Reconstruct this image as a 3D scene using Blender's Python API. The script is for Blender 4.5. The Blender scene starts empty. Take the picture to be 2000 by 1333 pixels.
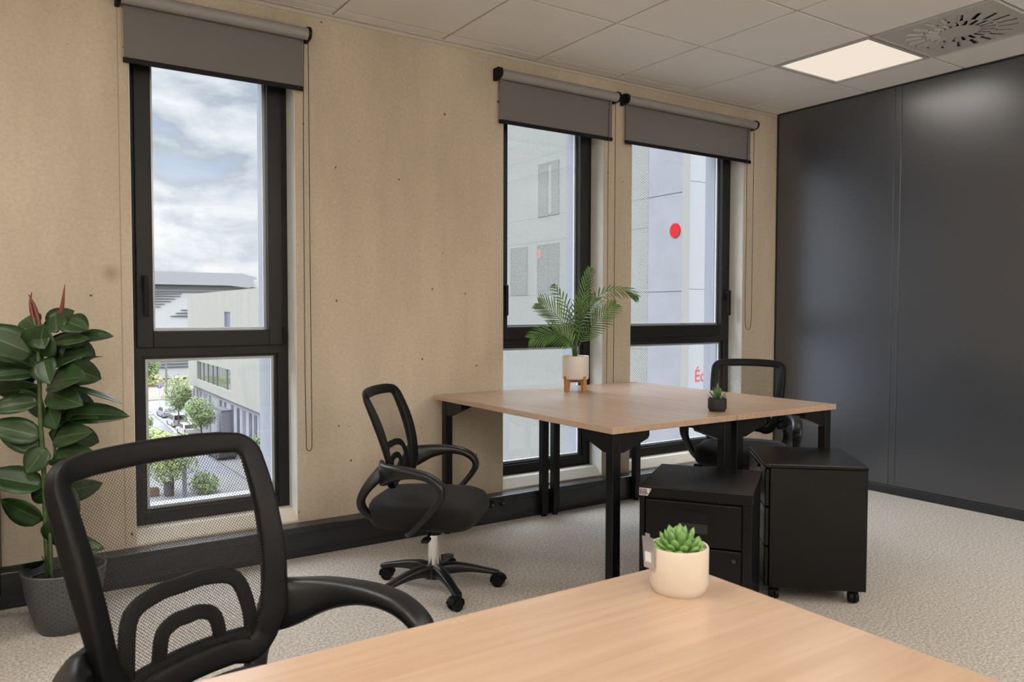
import bpy, bmesh, math, random
from mathutils import Vector, Matrix
PI = math.pi
R = math.radians
scn = bpy.context.scene
C = scn.collection

# ------------------------------------------------------------------ camera
cam_d = bpy.data.cameras.new('camera'); cam = bpy.data.objects.new('camera', cam_d); C.objects.link(cam)
yaw, pitch, roll = 0.592, -0.038, 0.002
fw = Vector((math.sin(yaw)*math.cos(pitch), math.cos(yaw)*math.cos(pitch), math.sin(pitch)))
rt = Vector((math.cos(yaw), -math.sin(yaw), 0)); up = rt.cross(fw)
r2 = math.cos(roll)*rt + math.sin(roll)*up; u2 = -math.sin(roll)*rt + math.cos(roll)*up
cam.matrix_world = Matrix(((r2.x, u2.x, -fw.x, -4.774), (r2.y, u2.y, -fw.y, -3.665), (r2.z, u2.z, -fw.z, 1.161), (0, 0, 0, 1)))
cam_d.sensor_width = 36; cam_d.lens = 1527.5/2000*36; cam_d.clip_end = 2000; cam_d.clip_start = 0.02
cam_d.dof.use_dof = True; cam_d.dof.focus_distance = 3.4; cam_d.dof.aperture_fstop = 9.0
scn.camera = cam
scn.view_settings.view_transform = 'Standard'; scn.view_settings.look = 'None'
scn.view_settings.gamma = 1; scn.view_settings.use_curve_mapping = False
scn.view_settings.exposure = 0.0
scn.cycles.use_denoising = True
scn.cycles.transparent_max_bounces = 24
scn.cycles.max_bounces = 10
scn.cycles.sample_clamp_indirect = 6

# ------------------------------------------------------------------ world: broken cloud over pale blue
SKY = 1.2; BOOST = 9.0; LED_W = 21.0; FILL_W = 78.0
wd = bpy.data.worlds.new('sky'); scn.world = wd; wd.use_nodes = True
nt = wd.node_tree; nt.nodes.clear()
def N(nt, t, **kw):
    n = nt.nodes.new(t)
    for k, v in kw.items():
        if k.startswith('_'): setattr(n, k[1:], v)
        else: n.inputs[int(k[1:]) if k[0] == 'i' and k[1:].isdigit() else k.replace('__', ' ')].default_value = v
    return n
tc = N(nt, 'ShaderNodeTexCoord')
mp = N(nt, 'ShaderNodeMapping'); mp.inputs['Scale'].default_value = (2.6, 2.6, 6.5); mp.inputs['Location'].default_value = (1.3, 0.4, 0.25)
nz = N(nt, 'ShaderNodeTexNoise', Scale=2.6, Detail=9.0, Roughness=0.55, Distortion=0.25)
nz2 = N(nt, 'ShaderNodeTexNoise', Scale=2.1, Detail=8.0, Roughness=0.55, Distortion=0.2)
mp2 = N(nt, 'ShaderNodeMapping'); mp2.inputs['Scale'].default_value = (2.0, 2.0, 9.0); mp2.inputs['Location'].default_value = (4.3, 2.4, 1.3)
rp = N(nt, 'ShaderNodeValToRGB'); e = rp.color_ramp.elements
e[0].position = 0.34; e[0].color = (0.50, 0.58, 0.72, 1); e[1].position = 0.58; e[1].color = (0.90, 0.90, 0.91, 1)
x = e.new(0.41); x.color = (0.50, 0.545, 0.62, 1); x = e.new(0.49); x.color = (0.71, 0.735, 0.79, 1)
rp2 = N(nt, 'ShaderNodeValToRGB'); e = rp2.color_ramp.elements
e[0].position = 0.38; e[0].color = (0.62, 0.67, 0.76, 1); e[1].position = 0.6; e[1].color = (1, 1, 1, 1)
mul = N(nt, 'ShaderNodeMix', _data_type='RGBA', _blend_type='MULTIPLY'); mul.inputs[0].default_value = 0.55
sep = N(nt, 'ShaderNodeSeparateXYZ')
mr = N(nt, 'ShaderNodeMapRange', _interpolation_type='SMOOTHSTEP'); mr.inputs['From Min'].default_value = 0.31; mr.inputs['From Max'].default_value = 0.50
bg = N(nt, 'ShaderNodeBackground'); wo = N(nt, 'ShaderNodeOutputWorld')
L = nt.links.new
L(tc.outputs['Generated'], mp.inputs['Vector']); L(mp.outputs[0], nz.inputs['Vector']); L(nz.outputs[0], rp.inputs[0])
L(tc.outputs['Generated'], mp2.inputs['Vector']); L(mp2.outputs[0], nz2.inputs['Vector']); L(nz2.outputs[0], rp2.inputs[0])
L(rp.outputs[0], mul.inputs[6]); L(rp2.outputs[0], mul.inputs[7])
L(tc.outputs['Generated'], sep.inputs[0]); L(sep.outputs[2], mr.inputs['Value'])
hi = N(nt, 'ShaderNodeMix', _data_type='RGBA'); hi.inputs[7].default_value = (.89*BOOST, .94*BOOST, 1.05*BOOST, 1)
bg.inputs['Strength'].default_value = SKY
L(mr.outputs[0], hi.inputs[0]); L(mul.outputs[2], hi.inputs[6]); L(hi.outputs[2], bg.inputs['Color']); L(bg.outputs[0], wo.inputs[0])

# added fill lights, unseen behind the viewpoint, aimed up to brighten ceiling and walls
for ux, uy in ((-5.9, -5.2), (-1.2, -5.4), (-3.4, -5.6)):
    ud = bpy.data.lights.new('fill_light', 'AREA'); ud.shape = 'DISK'; ud.size = .34; ud.energy = FILL_W; ud.color = (1.0, .95, .895)
    uo = bpy.data.objects.new('fill_light', ud); C.objects.link(uo); uo.location = (ux, uy, 1.85); uo.rotation_euler = (PI, 0, 0)
# ------------------------------------------------------------------ materials
MATS = {}
def mat(name, col, rough=0.5, metal=0.0, spec=0.5, var=None, bump=None, emit=None, trans=0.0, coords='Object', sheen=0, dots=None):
    if name in MATS: return MATS[name]
    m = bpy.data.materials.new(name); m.use_nodes = True; MATS[name] = m
    nt = m.node_tree; b = nt.nodes['Principled BSDF']; L = nt.links.new
    b.inputs['Base Color'].default_value = (*col, 1); b.inputs['Roughness'].default_value = rough
    b.inputs['Metallic'].default_value = metal; b.inputs['Specular IOR Level'].default_value = spec
    if trans: b.inputs['Transmission Weight'].default_value = trans
    if sheen: b.inputs['Sheen Weight'].default_value = sheen
    if emit: b.inputs['Emission Color'].default_value = (*emit[0], 1); b.inputs['Emission Strength'].default_value = emit[1]
    tc = None
    if var or bump: tc = N(nt, 'ShaderNodeTexCoord')
    if var:   # (scale, low multiplier, high multiplier[, stretch])
        mp = N(nt, 'ShaderNodeMapping'); mp.inputs['Scale'].default_value = var[3] if len(var) > 3 else (1, 1, 1)
        n = N(nt, 'ShaderNodeTexNoise', Scale=var[0], Detail=5.0, Roughness=0.6)
        r = N(nt, 'ShaderNodeValToRGB'); e = r.color_ramp.elements
        e[0].position = 0.3; e[0].color = (*[c*var[1] for c in col], 1); e[1].position = 0.7; e[1].color = (*[min(1, c*var[2]) for c in col], 1)
        L(tc.outputs[coords], mp.inputs[0]); L(mp.outputs[0], n.inputs['Vector']); L(n.outputs[0], r.inputs[0]); L(r.outputs[0], b.inputs['Base Color'])
    if bump:  # (scale, strength, distance)
        n = N(nt, 'ShaderNodeTexNoise', Scale=bump[0], Detail=3.0); bp = N(nt, 'ShaderNodeBump', Strength=bump[1], Distance=bump[2])
        L(tc.outputs[coords], n.inputs['Vector']); L(n.outputs[0], bp.inputs['Height']); L(bp.outputs[0], b.inputs['Normal'])
    return m

black_plastic = mat('black_plastic', (0.0035, 0.0035, 0.004), 0.5, spec=.2, bump=(900, 0.15, 0.0006))
grey_plastic = mat('charcoal_plastic', (0.0065, 0.0068, 0.008), 0.38, spec=.4, bump=(900, 0.15, 0.0006))
black_metal = mat('black_powder_coat', (0.004, 0.004, 0.0045), 0.40, spec=0.3)
cab_metal = mat('cabinet_black_enamel', (0.003, 0.003, 0.0035), 0.26, spec=0.28, bump=(700, 0.08, 0.0004))
black_fabric = mat('black_fabric', (0.007, 0.0065, 0.007), 0.85, spec=0.2, bump=(1500, 0.4, 0.001), sheen=0.05)
chrome = mat('chrome', (0.82, 0.82, 0.83), 0.07, metal=1.0)
frame_m = mat('anodised_frame', (0.010, 0.0095, 0.010), 0.42, spec=0.3)
gasket = mat('gasket', (0.008, 0.008, 0.01), 0.6)
jamb_m = mat('pale_jamb', (0.66, 0.655, 0.60), 0.7, var=(4, .9, 1.05))
spacer_m = mat('aluminium_spacer', (0.62, 0.64, 0.68), 0.35, metal=0.6)
sill_m = mat('painted_sill', (0.58, 0.53, 0.44), 0.6, var=(3, 0.94, 1.04))
lining_m = mat('reveal_metal', (0.27, 0.275, 0.30), 0.5)
blind_fab = mat('blind_fabric', (0.155, 0.147, 0.146), 0.8, spec=0.2, bump=(1200, 0.15, 0.0005))
blind_tube_lit = mat('blind_tube_lit', (0.27, 0.255, 0.25), 0.45)  # same fabric as the blind; light on the roll put into this paler grey
white_tile = mat('ceiling_tile', (0.76, 0.735, 0.70), 0.9, spec=0.1, bump=(600, 0.25, 0.001))
tbar_m = mat('ceiling_grid', (0.42, 0.40, 0.38), 0.6)
trim_m = mat('ceiling_angle', (0.50, 0.46, 0.41), 0.6)
diff_m = mat('light_diffuser', (0.25, 0.23, 0.20), 0.6, emit=((1.0, 0.87, 0.73), 0.80))
vent_m = mat('vent_enamel', (0.46, 0.44, 0.42), 0.55)
vent_dark = mat('vent_dark', (0.012, 0.012, 0.012), 0.8)
plaster = mat('plain_plaster', (0.55, 0.50, 0.43), 0.8)
trunk_m = mat('trunking', (0.017, 0.018, 0.021), 0.30, var=(2.2, 0.8, 1.2, (1, 1, 30)))
panel_m = mat('dark_wall_panel', (0.019, 0.023, 0.031), 0.34, spec=1.0, bump=(260, 0.05, 0.001))
panel_edge = mat('dark_wall_trim', (0.018, 0.020, 0.024), 0.35)
soil = mat('soil', (0.012, 0.009, 0.007), 0.95, bump=(120, 0.9, 0.01))
white_ceramic = mat('cream_ceramic', (0.66, 0.58, 0.49), 0.42)
white_ceramic2 = mat('white_ceramic', (0.66, 0.62, 0.57), 0.38)
black_ceramic = mat('black_ceramic', (0.012, 0.012, 0.014), 0.5)
stand_wood = mat('bamboo_stand', (0.42, 0.20, 0.075), 0.5, var=(14, 0.8, 1.15, (1, 1, 8)))
leaf_m = mat('rubber_leaf', (0.020, 0.050, 0.014), 0.38, spec=0.4, var=(9, 0.55, 1.35))
leaf_rib = mat('leaf_midrib', (0.075, 0.14, 0.035), 0.45)
stem_m = mat('green_stem', (0.05, 0.085, 0.025), 0.5, var=(30, 0.6, 1.3))
bud_m = mat('red_bud', (0.15, 0.030, 0.022), 0.4)
palm_m = mat('palm_leaf', (0.065, 0.145, 0.028), 0.38, spec=0.5, var=(7, 0.45, 1.5))
succ_m = mat('succulent_leaf', (0.14, 0.28, 0.075), 0.38, spec=0.5, var=(30, 0.6, 1.5))
agave_m = mat('agave_leaf', (0.075, 0.16, 0.055), 0.42, var=(40, 0.6, 1.5))
tag_m = mat('silver_tag', (0.42, 0.42, 0.44), 0.25, metal=0.5)
tag_p = mat('tag_print', (0.75, 0.75, 0.76), 0.5)

panel_m.node_tree.nodes['Principled BSDF'].inputs['IOR'].default_value = 1.68
def concrete():
    m = mat('beige_concrete', (0.5, 0.4, 0.29), 0.72, spec=0.25)
    nt = m.node_tree; b = nt.nodes['Principled BSDF']; L = nt.links.new
    tc = N(nt, 'ShaderNodeTexCoord')
    mpv = N(nt, 'ShaderNodeMapping'); mpv.inputs['Scale'].default_value = (2.6, 2.6, 0.55)
    n1 = N(nt, 'ShaderNodeTexNoise', Scale=1.2, Detail=8.0, Roughness=0.62)
    r1 = N(nt, 'ShaderNodeValToRGB'); e = r1.color_ramp.elements
    e[0].position = 0.30; e[0].color = (0.445, 0.385, 0.30, 1); e[1].position = 0.72; e[1].color = (0.60, 0.52, 0.415, 1)
    n2 = N(nt, 'ShaderNodeTexNoise', Scale=60.0, Detail=5.0, Roughness=0.7)
    r2 = N(nt, 'ShaderNodeValToRGB'); e = r2.color_ramp.elements
    e[0].position = 0.3; e[0].color = (0.88, 0.87, 0.86, 1); e[1].position = 0.62; e[1].color = (1.03, 1.02, 1.0, 1)
    mx = N(nt, 'ShaderNodeMix', _data_type='RGBA', _blend_type='MULTIPLY'); mx.inputs[0].default_value = 1
    # blow holes
    mpp = N(nt, 'ShaderNodeMapping'); mpp.inputs['Scale'].default_value = (15, 15, 13)
    nw = N(nt, 'ShaderNodeTexNoise', Scale=2.5, Detail=2.0)
    vo = N(nt, 'ShaderNodeTexVoronoi', Scale=1.0); vo.inputs['Randomness'].default_value = 1
    thr = N(nt, 'ShaderNodeMath', _operation='MULTIPLY'); thr.inputs[1].default_value = 0.10
    sx = N(nt, 'ShaderNodeSeparateColor')
    sub = N(nt, 'ShaderNodeMath', _operation='POWER'); sub.inputs[1].default_value = 2.6
    lt = N(nt, 'ShaderNodeMath', _operation='LESS_THAN')
    mx2 = N(nt, 'ShaderNodeMix', _data_type='RGBA'); mx2.inputs[7].default_value = (0.13, 0.095, 0.06, 1)
    # fine vertical board joint left of the first window
    sp = N(nt, 'ShaderNodeSeparateXYZ')
    ad = N(nt, 'ShaderNodeMath', _operation='ADD'); ad.inputs[1].default_value = 4.297
    ab = N(nt, 'ShaderNodeMath', _operation='ABSOLUTE'); l2 = N(nt, 'ShaderNodeMath', _operation='LESS_THAN'); l2.inputs[1].default_value = 0.0022
    ml = N(nt, 'ShaderNodeMath', _operation='MULTIPLY')
    sd_ = N(nt, 'ShaderNodeVectorMath', _operation='DISTANCE'); sd_.inputs[1].default_value = (-4.335, 0, 1.315)
    sr_ = N(nt, 'ShaderNodeMapRange'); sr_.inputs['From Min'].default_value = .05; sr_.inputs['From Max'].default_value = .004; sr_.inputs['To Max'].default_value = 1.0
    sm_ = N(nt, 'ShaderNodeMath', _operation='MULTIPLY'); mx4 = N(nt, 'ShaderNodeMix', _data_type='RGBA'); mx4.inputs[7].default_value = (0.16, 0.125, 0.085, 1)
    mx3 = N(nt, 'ShaderNodeMix', _data_type='RGBA'); mx3.inputs[7].default_value = (0.20, 0.155, 0.105, 1)
    O = tc.outputs['Object']
    L(O, mpv.inputs[0]); L(mpv.outputs[0], n1.inputs['Vector']); L(n1.outputs[0], r1.inputs[0])
    L(O, n2.inputs['Vector']); L(n2.outputs[0], r2.inputs[0]); L(r1.outputs[0], mx.inputs[6]); L(r2.outputs[0], mx.inputs[7])
    nw.inputs['Scale'].default_value = 90
    va = N(nt, 'ShaderNodeVectorMath', _operation='MULTIPLY_ADD'); va.inputs[1].default_value = (.16, .16, .16)
    L(O, mpp.inputs[0]); L(O, nw.inputs['Vector']); L(nw.outputs['Color'], va.inputs[0]); L(mpp.outputs[0], va.inputs[2]); L(va.outputs[0], vo.inputs['Vector']); L(vo.outputs['Color'], sx.inputs[0]); L(sx.outputs[0], sub.inputs[0]); L(sub.outputs[0], thr.inputs[0])
    L(vo.outputs['Distance'], lt.inputs[0]); L(thr.outputs[0], lt.inputs[1]); L(lt.outputs[0], mx2.inputs[0]); L(mx.outputs[2], mx2.inputs[6])
    L(O, sp.inputs[0]); L(sp.outputs[0], ad.inputs[0]); L(ad.outputs[0], ab.inputs[0]); L(ab.outputs[0], l2.inputs[0])
    L(l2.outputs[0], ml.inputs[0]); L(n2.outputs[0], ml.inputs[1]); L(ml.outputs[0], mx3.inputs[0]); L(mx2.outputs[2], mx3.inputs[6])
    L(O, sd_.inputs[0]); L(sd_.outputs['Value'], sr_.inputs['Value']); L(sr_.outputs[0], sm_.inputs[0]); L(n2.outputs[0], sm_.inputs[1]); L(sm_.outputs[0], mx4.inputs[0]); L(mx3.outputs[2], mx4.inputs[6])
    L(mx4.outputs[2], b.inputs['Base Color'])
    bp = N(nt, 'ShaderNodeBump', Strength=0.25, Distance=0.003); L(n2.outputs[0], bp.inputs['Height']); L(bp.outputs[0], b.inputs['Normal'])
    return m
concrete_m = concrete()

def carpet():
    m = mat('loop_carpet', (0.36, 0.33, 0.29), 0.95, spec=0.1)
    nt = m.node_tree; b = nt.nodes['Principled BSDF']; L = nt.links.new
    tc = N(nt, 'ShaderNodeTexCoord')
    n = N(nt, 'ShaderNodeTexNoise', Scale=300.0, Detail=3.0, Roughness=0.7); n3 = N(nt, 'ShaderNodeTexNoise', Scale=95.0, Detail=3.0, Roughness=0.7)
    ad = N(nt, 'ShaderNodeMath', _operation='ADD'); hv = N(nt, 'ShaderNodeMath', _operation='MULTIPLY'); hv.inputs[1].default_value = 0.5
    r = N(nt, 'ShaderNodeValToRGB'); e = r.color_ramp.elements
    e[0].position = 0.41; e[0].color = (0.26, 0.238, 0.208, 1); e[1].position = 0.59; e[1].color = (0.64, 0.60, 0.545, 1)
    bp = N(nt, 'ShaderNodeBump', Strength=0.6, Distance=0.004)
    L(tc.outputs['Object'], n.inputs['Vector']); L(tc.outputs['Object'], n3.inputs['Vector'])
    L(n.outputs[0], ad.inputs[0]); L(n3.outputs[0], ad.inputs[1]); L(ad.outputs[0], hv.inputs[0]); L(hv.outputs[0], r.inputs[0]); L(r.outputs[0], b.inputs['Base Color'])
    L(hv.outputs[0], bp.inputs['Height']); L(bp.outputs[0], b.inputs['Normal'])
    return m
carpet_m = carpet()

def wood(name, axis):
    m = mat(name, (0.55, 0.38, 0.24), 0.27, spec=0.8)
    nt = m.node_tree; b = nt.nodes['Principled BSDF']; L = nt.links.new
    tc = N(nt, 'ShaderNodeTexCoord'); mp = N(nt, 'ShaderNodeMapping')
    mp.inputs['Scale'].default_value = (1.2, 26, 26) if axis == 'x' else (26, 1.2, 26)
    n = N(nt, 'ShaderNodeTexNoise', Scale=1.6, Detail=6.0, Roughness=0.6, Distortion=0.6)
    r = N(nt, 'ShaderNodeValToRGB'); e = r.color_ramp.elements
    e[0].position = 0.32; e[0].color = (0.42, 0.285, 0.19, 1); e[1].position = 0.68; e[1].color = (0.49, 0.35, 0.25, 1)
    L(tc.outputs['Object'], mp.inputs[0]); L(mp.outputs[0], n.inputs['Vector']); L(n.outputs[0], r.inputs[0]); L(r.outputs[0], b.inputs['Base Color'])
    return m
wood_x = wood('oak_laminate_x', 'x'); wood_y = wood('oak_laminate_y', 'y')

def glass():
    m = bpy.data.materials.new('window_glass'); m.use_nodes = True; nt = m.node_tree; nt.nodes.clear(); L = nt.links.new
    t = N(nt, 'ShaderNodeBsdfTransparent'); t.inputs[0].default_value = (0.95, 0.97, 0.97, 1)
    g = N(nt, 'ShaderNodeBsdfGlossy'); g.inputs['Roughness'].default_value = 0.0
    f = N(nt, 'ShaderNodeLayerWeight', Blend=0.5); pw = N(nt, 'ShaderNodeMath', _operation='POWER'); pw.inputs[1].default_value = 5.0
    ma = N(nt, 'ShaderNodeMath', _operation='MULTIPLY_ADD'); ma.inputs[1].default_value = 0.9; ma.inputs[2].default_value = 0.03
    mx = N(nt, 'ShaderNodeMixShader'); o = N(nt, 'ShaderNodeOutputMaterial')
    L(f.outputs['Facing'], pw.inputs[0]); L(pw.outputs[0], ma.inputs[0])
    L(ma.outputs[0], mx.inputs[0]); L(t.outputs[0], mx.inputs[1]); L(g.outputs[0], mx.inputs[2]); L(mx.outputs[0], o.inputs[0])
    return m
glass_m = glass()

def netting(name, col, rough, ax, pitch, hole, diag=True, squash=1.0):
    """open fabric / expanded metal: real holes through a sheet"""
    m = bpy.data.materials.new(name); m.use_nodes = True; nt = m.node_tree; L = nt.links.new
    b = nt.nodes['Principled BSDF']; b.inputs['Base Color'].default_value = (*col, 1); b.inputs['Roughness'].default_value = rough
    b.inputs['Specular IOR Level'].default_value = 0.3
    o = nt.nodes['Material Output']
    tc = N(nt, 'ShaderNodeTexCoord'); sp = N(nt, 'ShaderNodeSeparateXYZ'); L(tc.outputs['Object'], sp.inputs[0])
    k = PI/pitch
    def M(op, a, bb):
        n = N(nt, 'ShaderNodeMath', _operation=op)
        for i, v in ((0, a), (1, bb)):
            if v is None: continue
            if isinstance(v, (int, float)): n.inputs[i].default_value = v
            else: L(v, n.inputs[i])
        return n.outputs[0]
    X = M('MULTIPLY', sp.outputs[ax], k); Z = M('MULTIPLY', sp.outputs[2], k*squash)
    a = M('SINE', M('ADD', X, Z), None); c = M('SINE', M('SUBTRACT', X, Z), None)
    h = M('GREATER_THAN', M('MULTIPLY', a, c), hole) if diag else M('GREATER_THAN', M('ADD', a, c), hole)
    h = M('GREATER_THAN', M('ABSOLUTE', M('MULTIPLY', a, c), None), hole)
    t = N(nt, 'ShaderNodeBsdfTransparent'); mx = N(nt, 'ShaderNodeMixShader')
    L(h, mx.inputs[0]); L(b.outputs[0], mx.inputs[1]); L(t.outputs[0], mx.inputs[2]); L(mx.outputs[0], o.inputs[0])
    return m
chair_net = netting('chair_net', (0.014, 0.013, 0.013), 0.7, 0, 0.0058, 0.20)

# ------------------------------------------------------------------ mesh helpers
class MB:
    def __init__(self): self.v = []; self.f = []; self.mi = []
    def add(self, vs, fs, mi=0):
        o = len(self.v); self.v += [tuple(p) for p in vs]; self.f += [tuple(i+o for i in f) for f in fs]; self.mi += [mi]*len(fs); return self
    def box(self, a, b, mi=0):
        (x0, y0, z0), (x1, y1, z1) = a, b
        return self.add([(x0,y0,z0),(x1,y0,z0),(x1,y1,z0),(x0,y1,z0),(x0,y0,z1),(x1,y0,z1),(x1,y1,z1),(x0,y1,z1)],
                 [(0,3,2,1),(4,5,6,7),(0,1,5,4),(1,2,6,5),(2,3,7,6),(3,0,4,7)], mi)
    def rbox(self, a, b, r=0.004, seg=2, mi=0):
        bm = bmesh.new(); bmesh.ops.create_cube(bm, size=1)
        for v in bm.verts: v.co = Vector([a[i] + (v.co[i]+.5)*(b[i]-a[i]) for i in range(3)])
        bmesh.ops.bevel(bm, geom=bm.edges[:], offset=r, segments=seg, profile=0.5, affect='EDGES')
        return self.bm(bm, mi)
    def bm(self, bm, mi=0):
        bm.verts.index_update()
        self.add([v.co[:] for v in bm.verts], [[v.index for v in f.verts] for f in bm.faces], mi); bm.free(); return self
    def cyl(self, p0, p1, r0, r1=None, n=16, caps=True, mi=0):
        r1 = r0 if r1 is None else r1
        p0, p1 = Vector(p0), Vector(p1); d = (p1-p0).normalized()
        a = d.orthogonal().normalized(); b = d.cross(a)
        vs = []
        for p, r in ((p0, r0), (p1, r1)):
            for i in range(n):
                t = 2*PI*i/n; vs.append(p + (a*math.cos(t)+b*math.sin(t))*r)
        fs = [(i, (i+1) % n, n+(i+1) % n, n+i) for i in range(n)]
        if caps: fs += [tuple(range(n))[::-1], tuple(range(n, 2*n))]
        return self.add(vs, fs, mi)
    def lathe(self, prof, n=32, c=(0,0,0), mi=0):   # prof: (r, z) from bottom to top
        vs = []; fs = []
        for r, z in prof:
            for i in range(n):
                t = 2*PI*i/n; vs.append((c[0]+r*math.cos(t), c[1]+r*math.sin(t), c[2]+z))
        for k in range(len(prof)-1):
            for i in range(n):
                j = (i+1) % n; fs.append((k*n+i, k*n+j, (k+1)*n+j, (k+1)*n+i))
        fs.append(tuple(range(n))[::-1]) if prof[0][0] > 1e-6 else None
        if prof[-1][0] > 1e-6: fs.append(tuple(range((len(prof)-1)*n, len(prof)*n)))
        return self.add(vs, fs, mi)
    def sweep(self, pts, sec, side=None, closed=False, n=10, mi=0, sq=0.5):
        """pts: list of Vector; sec: list (w, h) half sizes (w along side vector, h along normal)"""
        P = [Vector(p) for p in pts]; m = len(P); vs = []; fs = []
        for i in range(m):
            t = (P[(i+1) % m]-P[i-1]) if closed else (P[min(i+1, m-1)]-P[max(i-1, 0)])
            t.normalize(); s = side(i, t) if callable(side) else Vector(side or (0, 0, 1))
            s = s - t*s.dot(t)
            s = s.normalized() if s.length > 1e-6 else t.orthogonal().normalized()
            nn = t.cross(s); w, h = sec[i] if isinstance(sec, list) else sec
            for k in range(n):
                a = 2*PI*(k+.5)/n; ca, sa = math.cos(a), math.sin(a)
                cx = math.copysign(abs(ca)**sq, ca); sx = math.copysign(abs(sa)**sq, sa)
                vs.append(P[i] + s*(w*cx) + nn*(h*sx))
        for i in range(m if closed else m-1):
            j = (i+1) % m
            for k in range(n):
                l = (k+1) % n; fs.append((i*n+k, i*n+l, j*n+l, j*n+k))
        if not closed: fs += [tuple(range(n))[::-1], tuple(range((m-1)*n, m*n))]
        return self.add(vs, fs, mi)
    def prism(self, poly, lo, hi, axis='z', mi=0):
        n = len(poly)
        def P(a, b, c): return {'z': (a, b, c), 'y': (a, c, b), 'x': (c, a, b)}[axis]
        vs = [P(a, b, lo) for a, b in poly] + [P(a, b, hi) for a, b in poly]
        fs = [tuple(range(n))[::-1], tuple(range(n, 2*n))] + [(i, (i+1) % n, n+(i+1) % n, n+i) for i in range(n)]
        return self.add(vs, fs, mi)
def smoothpath(ctrl, n=6):
    """Catmull-Rom through control points (tuples of any length)"""
    out = []; m = len(ctrl)
    for i in range(m-1):
        p0, p1, p2, p3 = ctrl[max(i-1, 0)], ctrl[i], ctrl[i+1], ctrl[min(i+2, m-1)]
        for k in range(n):
            t = k/n
            out.append(tuple(.5*(2*b+(c-a)*t+(2*a-5*b+4*c-d)*t*t+(3*b-a-3*c+d)*t**3) for a, b, c, d in zip(p0, p1, p2, p3)))
    out.append(tuple(ctrl[-1])); return out
def obj(name, mb, m, parent=None, smooth=False, kind=None, label=None):
    me = bpy.data.meshes.new(name); me.from_pydata(mb.v, [], mb.f); me.validate()
    ms = m if isinstance(m, (list, tuple)) else [m]
    for q in ms: me.materials.append(q)
    if len(ms) > 1:
        for p, i in zip(me.polygons, mb.mi): p.material_index = i
    bm = bmesh.new(); bm.from_mesh(me); bmesh.ops.recalc_face_normals(bm, faces=bm.faces[:]); bm.to_mesh(me); bm.free()
    if smooth:
        me.shade_smooth()
        if smooth is not True: me.set_sharp_from_angle(angle=R(smooth))
    o = bpy.data.objects.new(name, me); C.objects.link(o)
    if parent: o.parent = parent
    if kind: o['kind'] = kind
    if label: o['label'] = label
    return o
def thing(name, label, cat, loc=(0,0,0), rz=0.0, group=None, parent=None):
    o = bpy.data.objects.new(name, None); C.objects.link(o); o.location = loc; o.rotation_euler = (0, 0, rz); o.empty_display_size = 0.05
    o['label'] = label; o['category'] = cat
    if group: o['group'] = group
    return o
def tag(o, label, cat, group=None):
    o['label'] = label; o['category'] = cat
    if group: o['group'] = group
    return o
def dup(o, parent=None):
    c = o.copy(); C.objects.link(c)
    if parent: c.parent = parent; c.matrix_parent_inverse = Matrix()
    for ch in list(o.children): dup(ch, c)
    return c
def relabel(o, loc, rz, label, group=None):
    o.location = loc; o.rotation_euler = (0, 0, rz); o['label'] = label
    if group: o['group'] = group
    return o

# ------------------------------------------------------------------ room shell
H = 2.582; XW, YS = -6.564, -6.101
WIN = [(-4.257, -3.545), (-2.371, -1.636), (-1.413, -0.355)]
ZB, ZT = 0.148, 2.40
mb = MB().box((XW-.15, YS-.15, -.25), (0.15, 0.30, 0)); obj('floor', mb, carpet_m, kind='structure')
mb = MB(); xs = [XW-.15] + [a for w in WIN for a in w] + [0.0]
for i in range(0, len(xs), 2): mb.box((xs[i], 0, 0), (xs[i+1], .30, 2.80))
for a, b in WIN: mb.box((a, 0, 0), (b, .30, ZB)); mb.box((a, 0, ZT), (b, .30, 2.80))
obj('wall_north', mb, concrete_m, kind='structure')
mb = MB().box((0.0, YS, 0), (.15, .36, 2.80), 0)
# raised panels with a post cover between them
ycuts = [0.0, -0.893, -0.935, -2.10, -2.142, -3.3, -3.342, -4.6, -4.642, YS]
for i in range(0, len(ycuts)-1):
    y1, y0 = ycuts[i], ycuts[i+1]
    if i % 2 == 0: mb.rbox((-.014, y0+.0022, .058), (.01, y1-(.0006 if i else .022), H-.011), .0015, 1, 0)
    else: mb.rbox((-.0155, y0+.0006, .058), (.01, y1-.0004, H-.011), .0012, 1, 0)
mb.box((-.006, -.02, .058), (.01, -.0015, H-.011), 1)
obj('wall_east', mb, [panel_m, panel_edge], kind='structure')
mb = MB().rbox((-.017, YS, 0), (.0, 0, .055), .002, 1); obj('baseboard_east', mb, panel_edge, kind='structure')
obj('wall_south', MB().box((XW-.15, YS-.15, 0), (.15, YS, 2.80)), plaster, kind='structure')
obj('wall_west', MB().box((XW-.15, YS, 0), (XW, 0, 2.80)), plaster, kind='structure')

LEDS = [(0,1),(0,5),(0,8),(7,3),(9,1),(7,6),(9,8),(2,7)]; VENT = (0,2)
mb = MB(); gx = -.364; gy = -.101; T = .6; g = .006
def cells(lo, first):   # cell borders from the dark wall / window wall outward
    out = [0.0, first]
    while out[-1]-T > lo: out.append(out[-1]-T)
    out.append(lo); return out
cx = cells(XW, gx); cy = cells(YS, gy)
for i in range(len(cx)-1):
    for j in range(len(cy)-1):
        if (i-1, j-1) in LEDS or (i-1, j-1) == VENT: continue
        x1, x0, y1, y0 = cx[i], cx[i+1], cy[j], cy[j+1]
        if x1-x0 < .03 or y1-y0 < .03: continue
        mb.rbox((x0+g, y0+g, H), (x1-g, y1-g, H+.02), .002, 1, 0)
grid = MB()
for x in cx[1:-1]: mb.box((x-.012, YS, H+.007), (x+.012, 0, H+.012), 1)
for y in cy[1:-1]: mb.box((XW, y-.012, H+.0075), (0, y+.012, H+.0125), 1)
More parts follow.
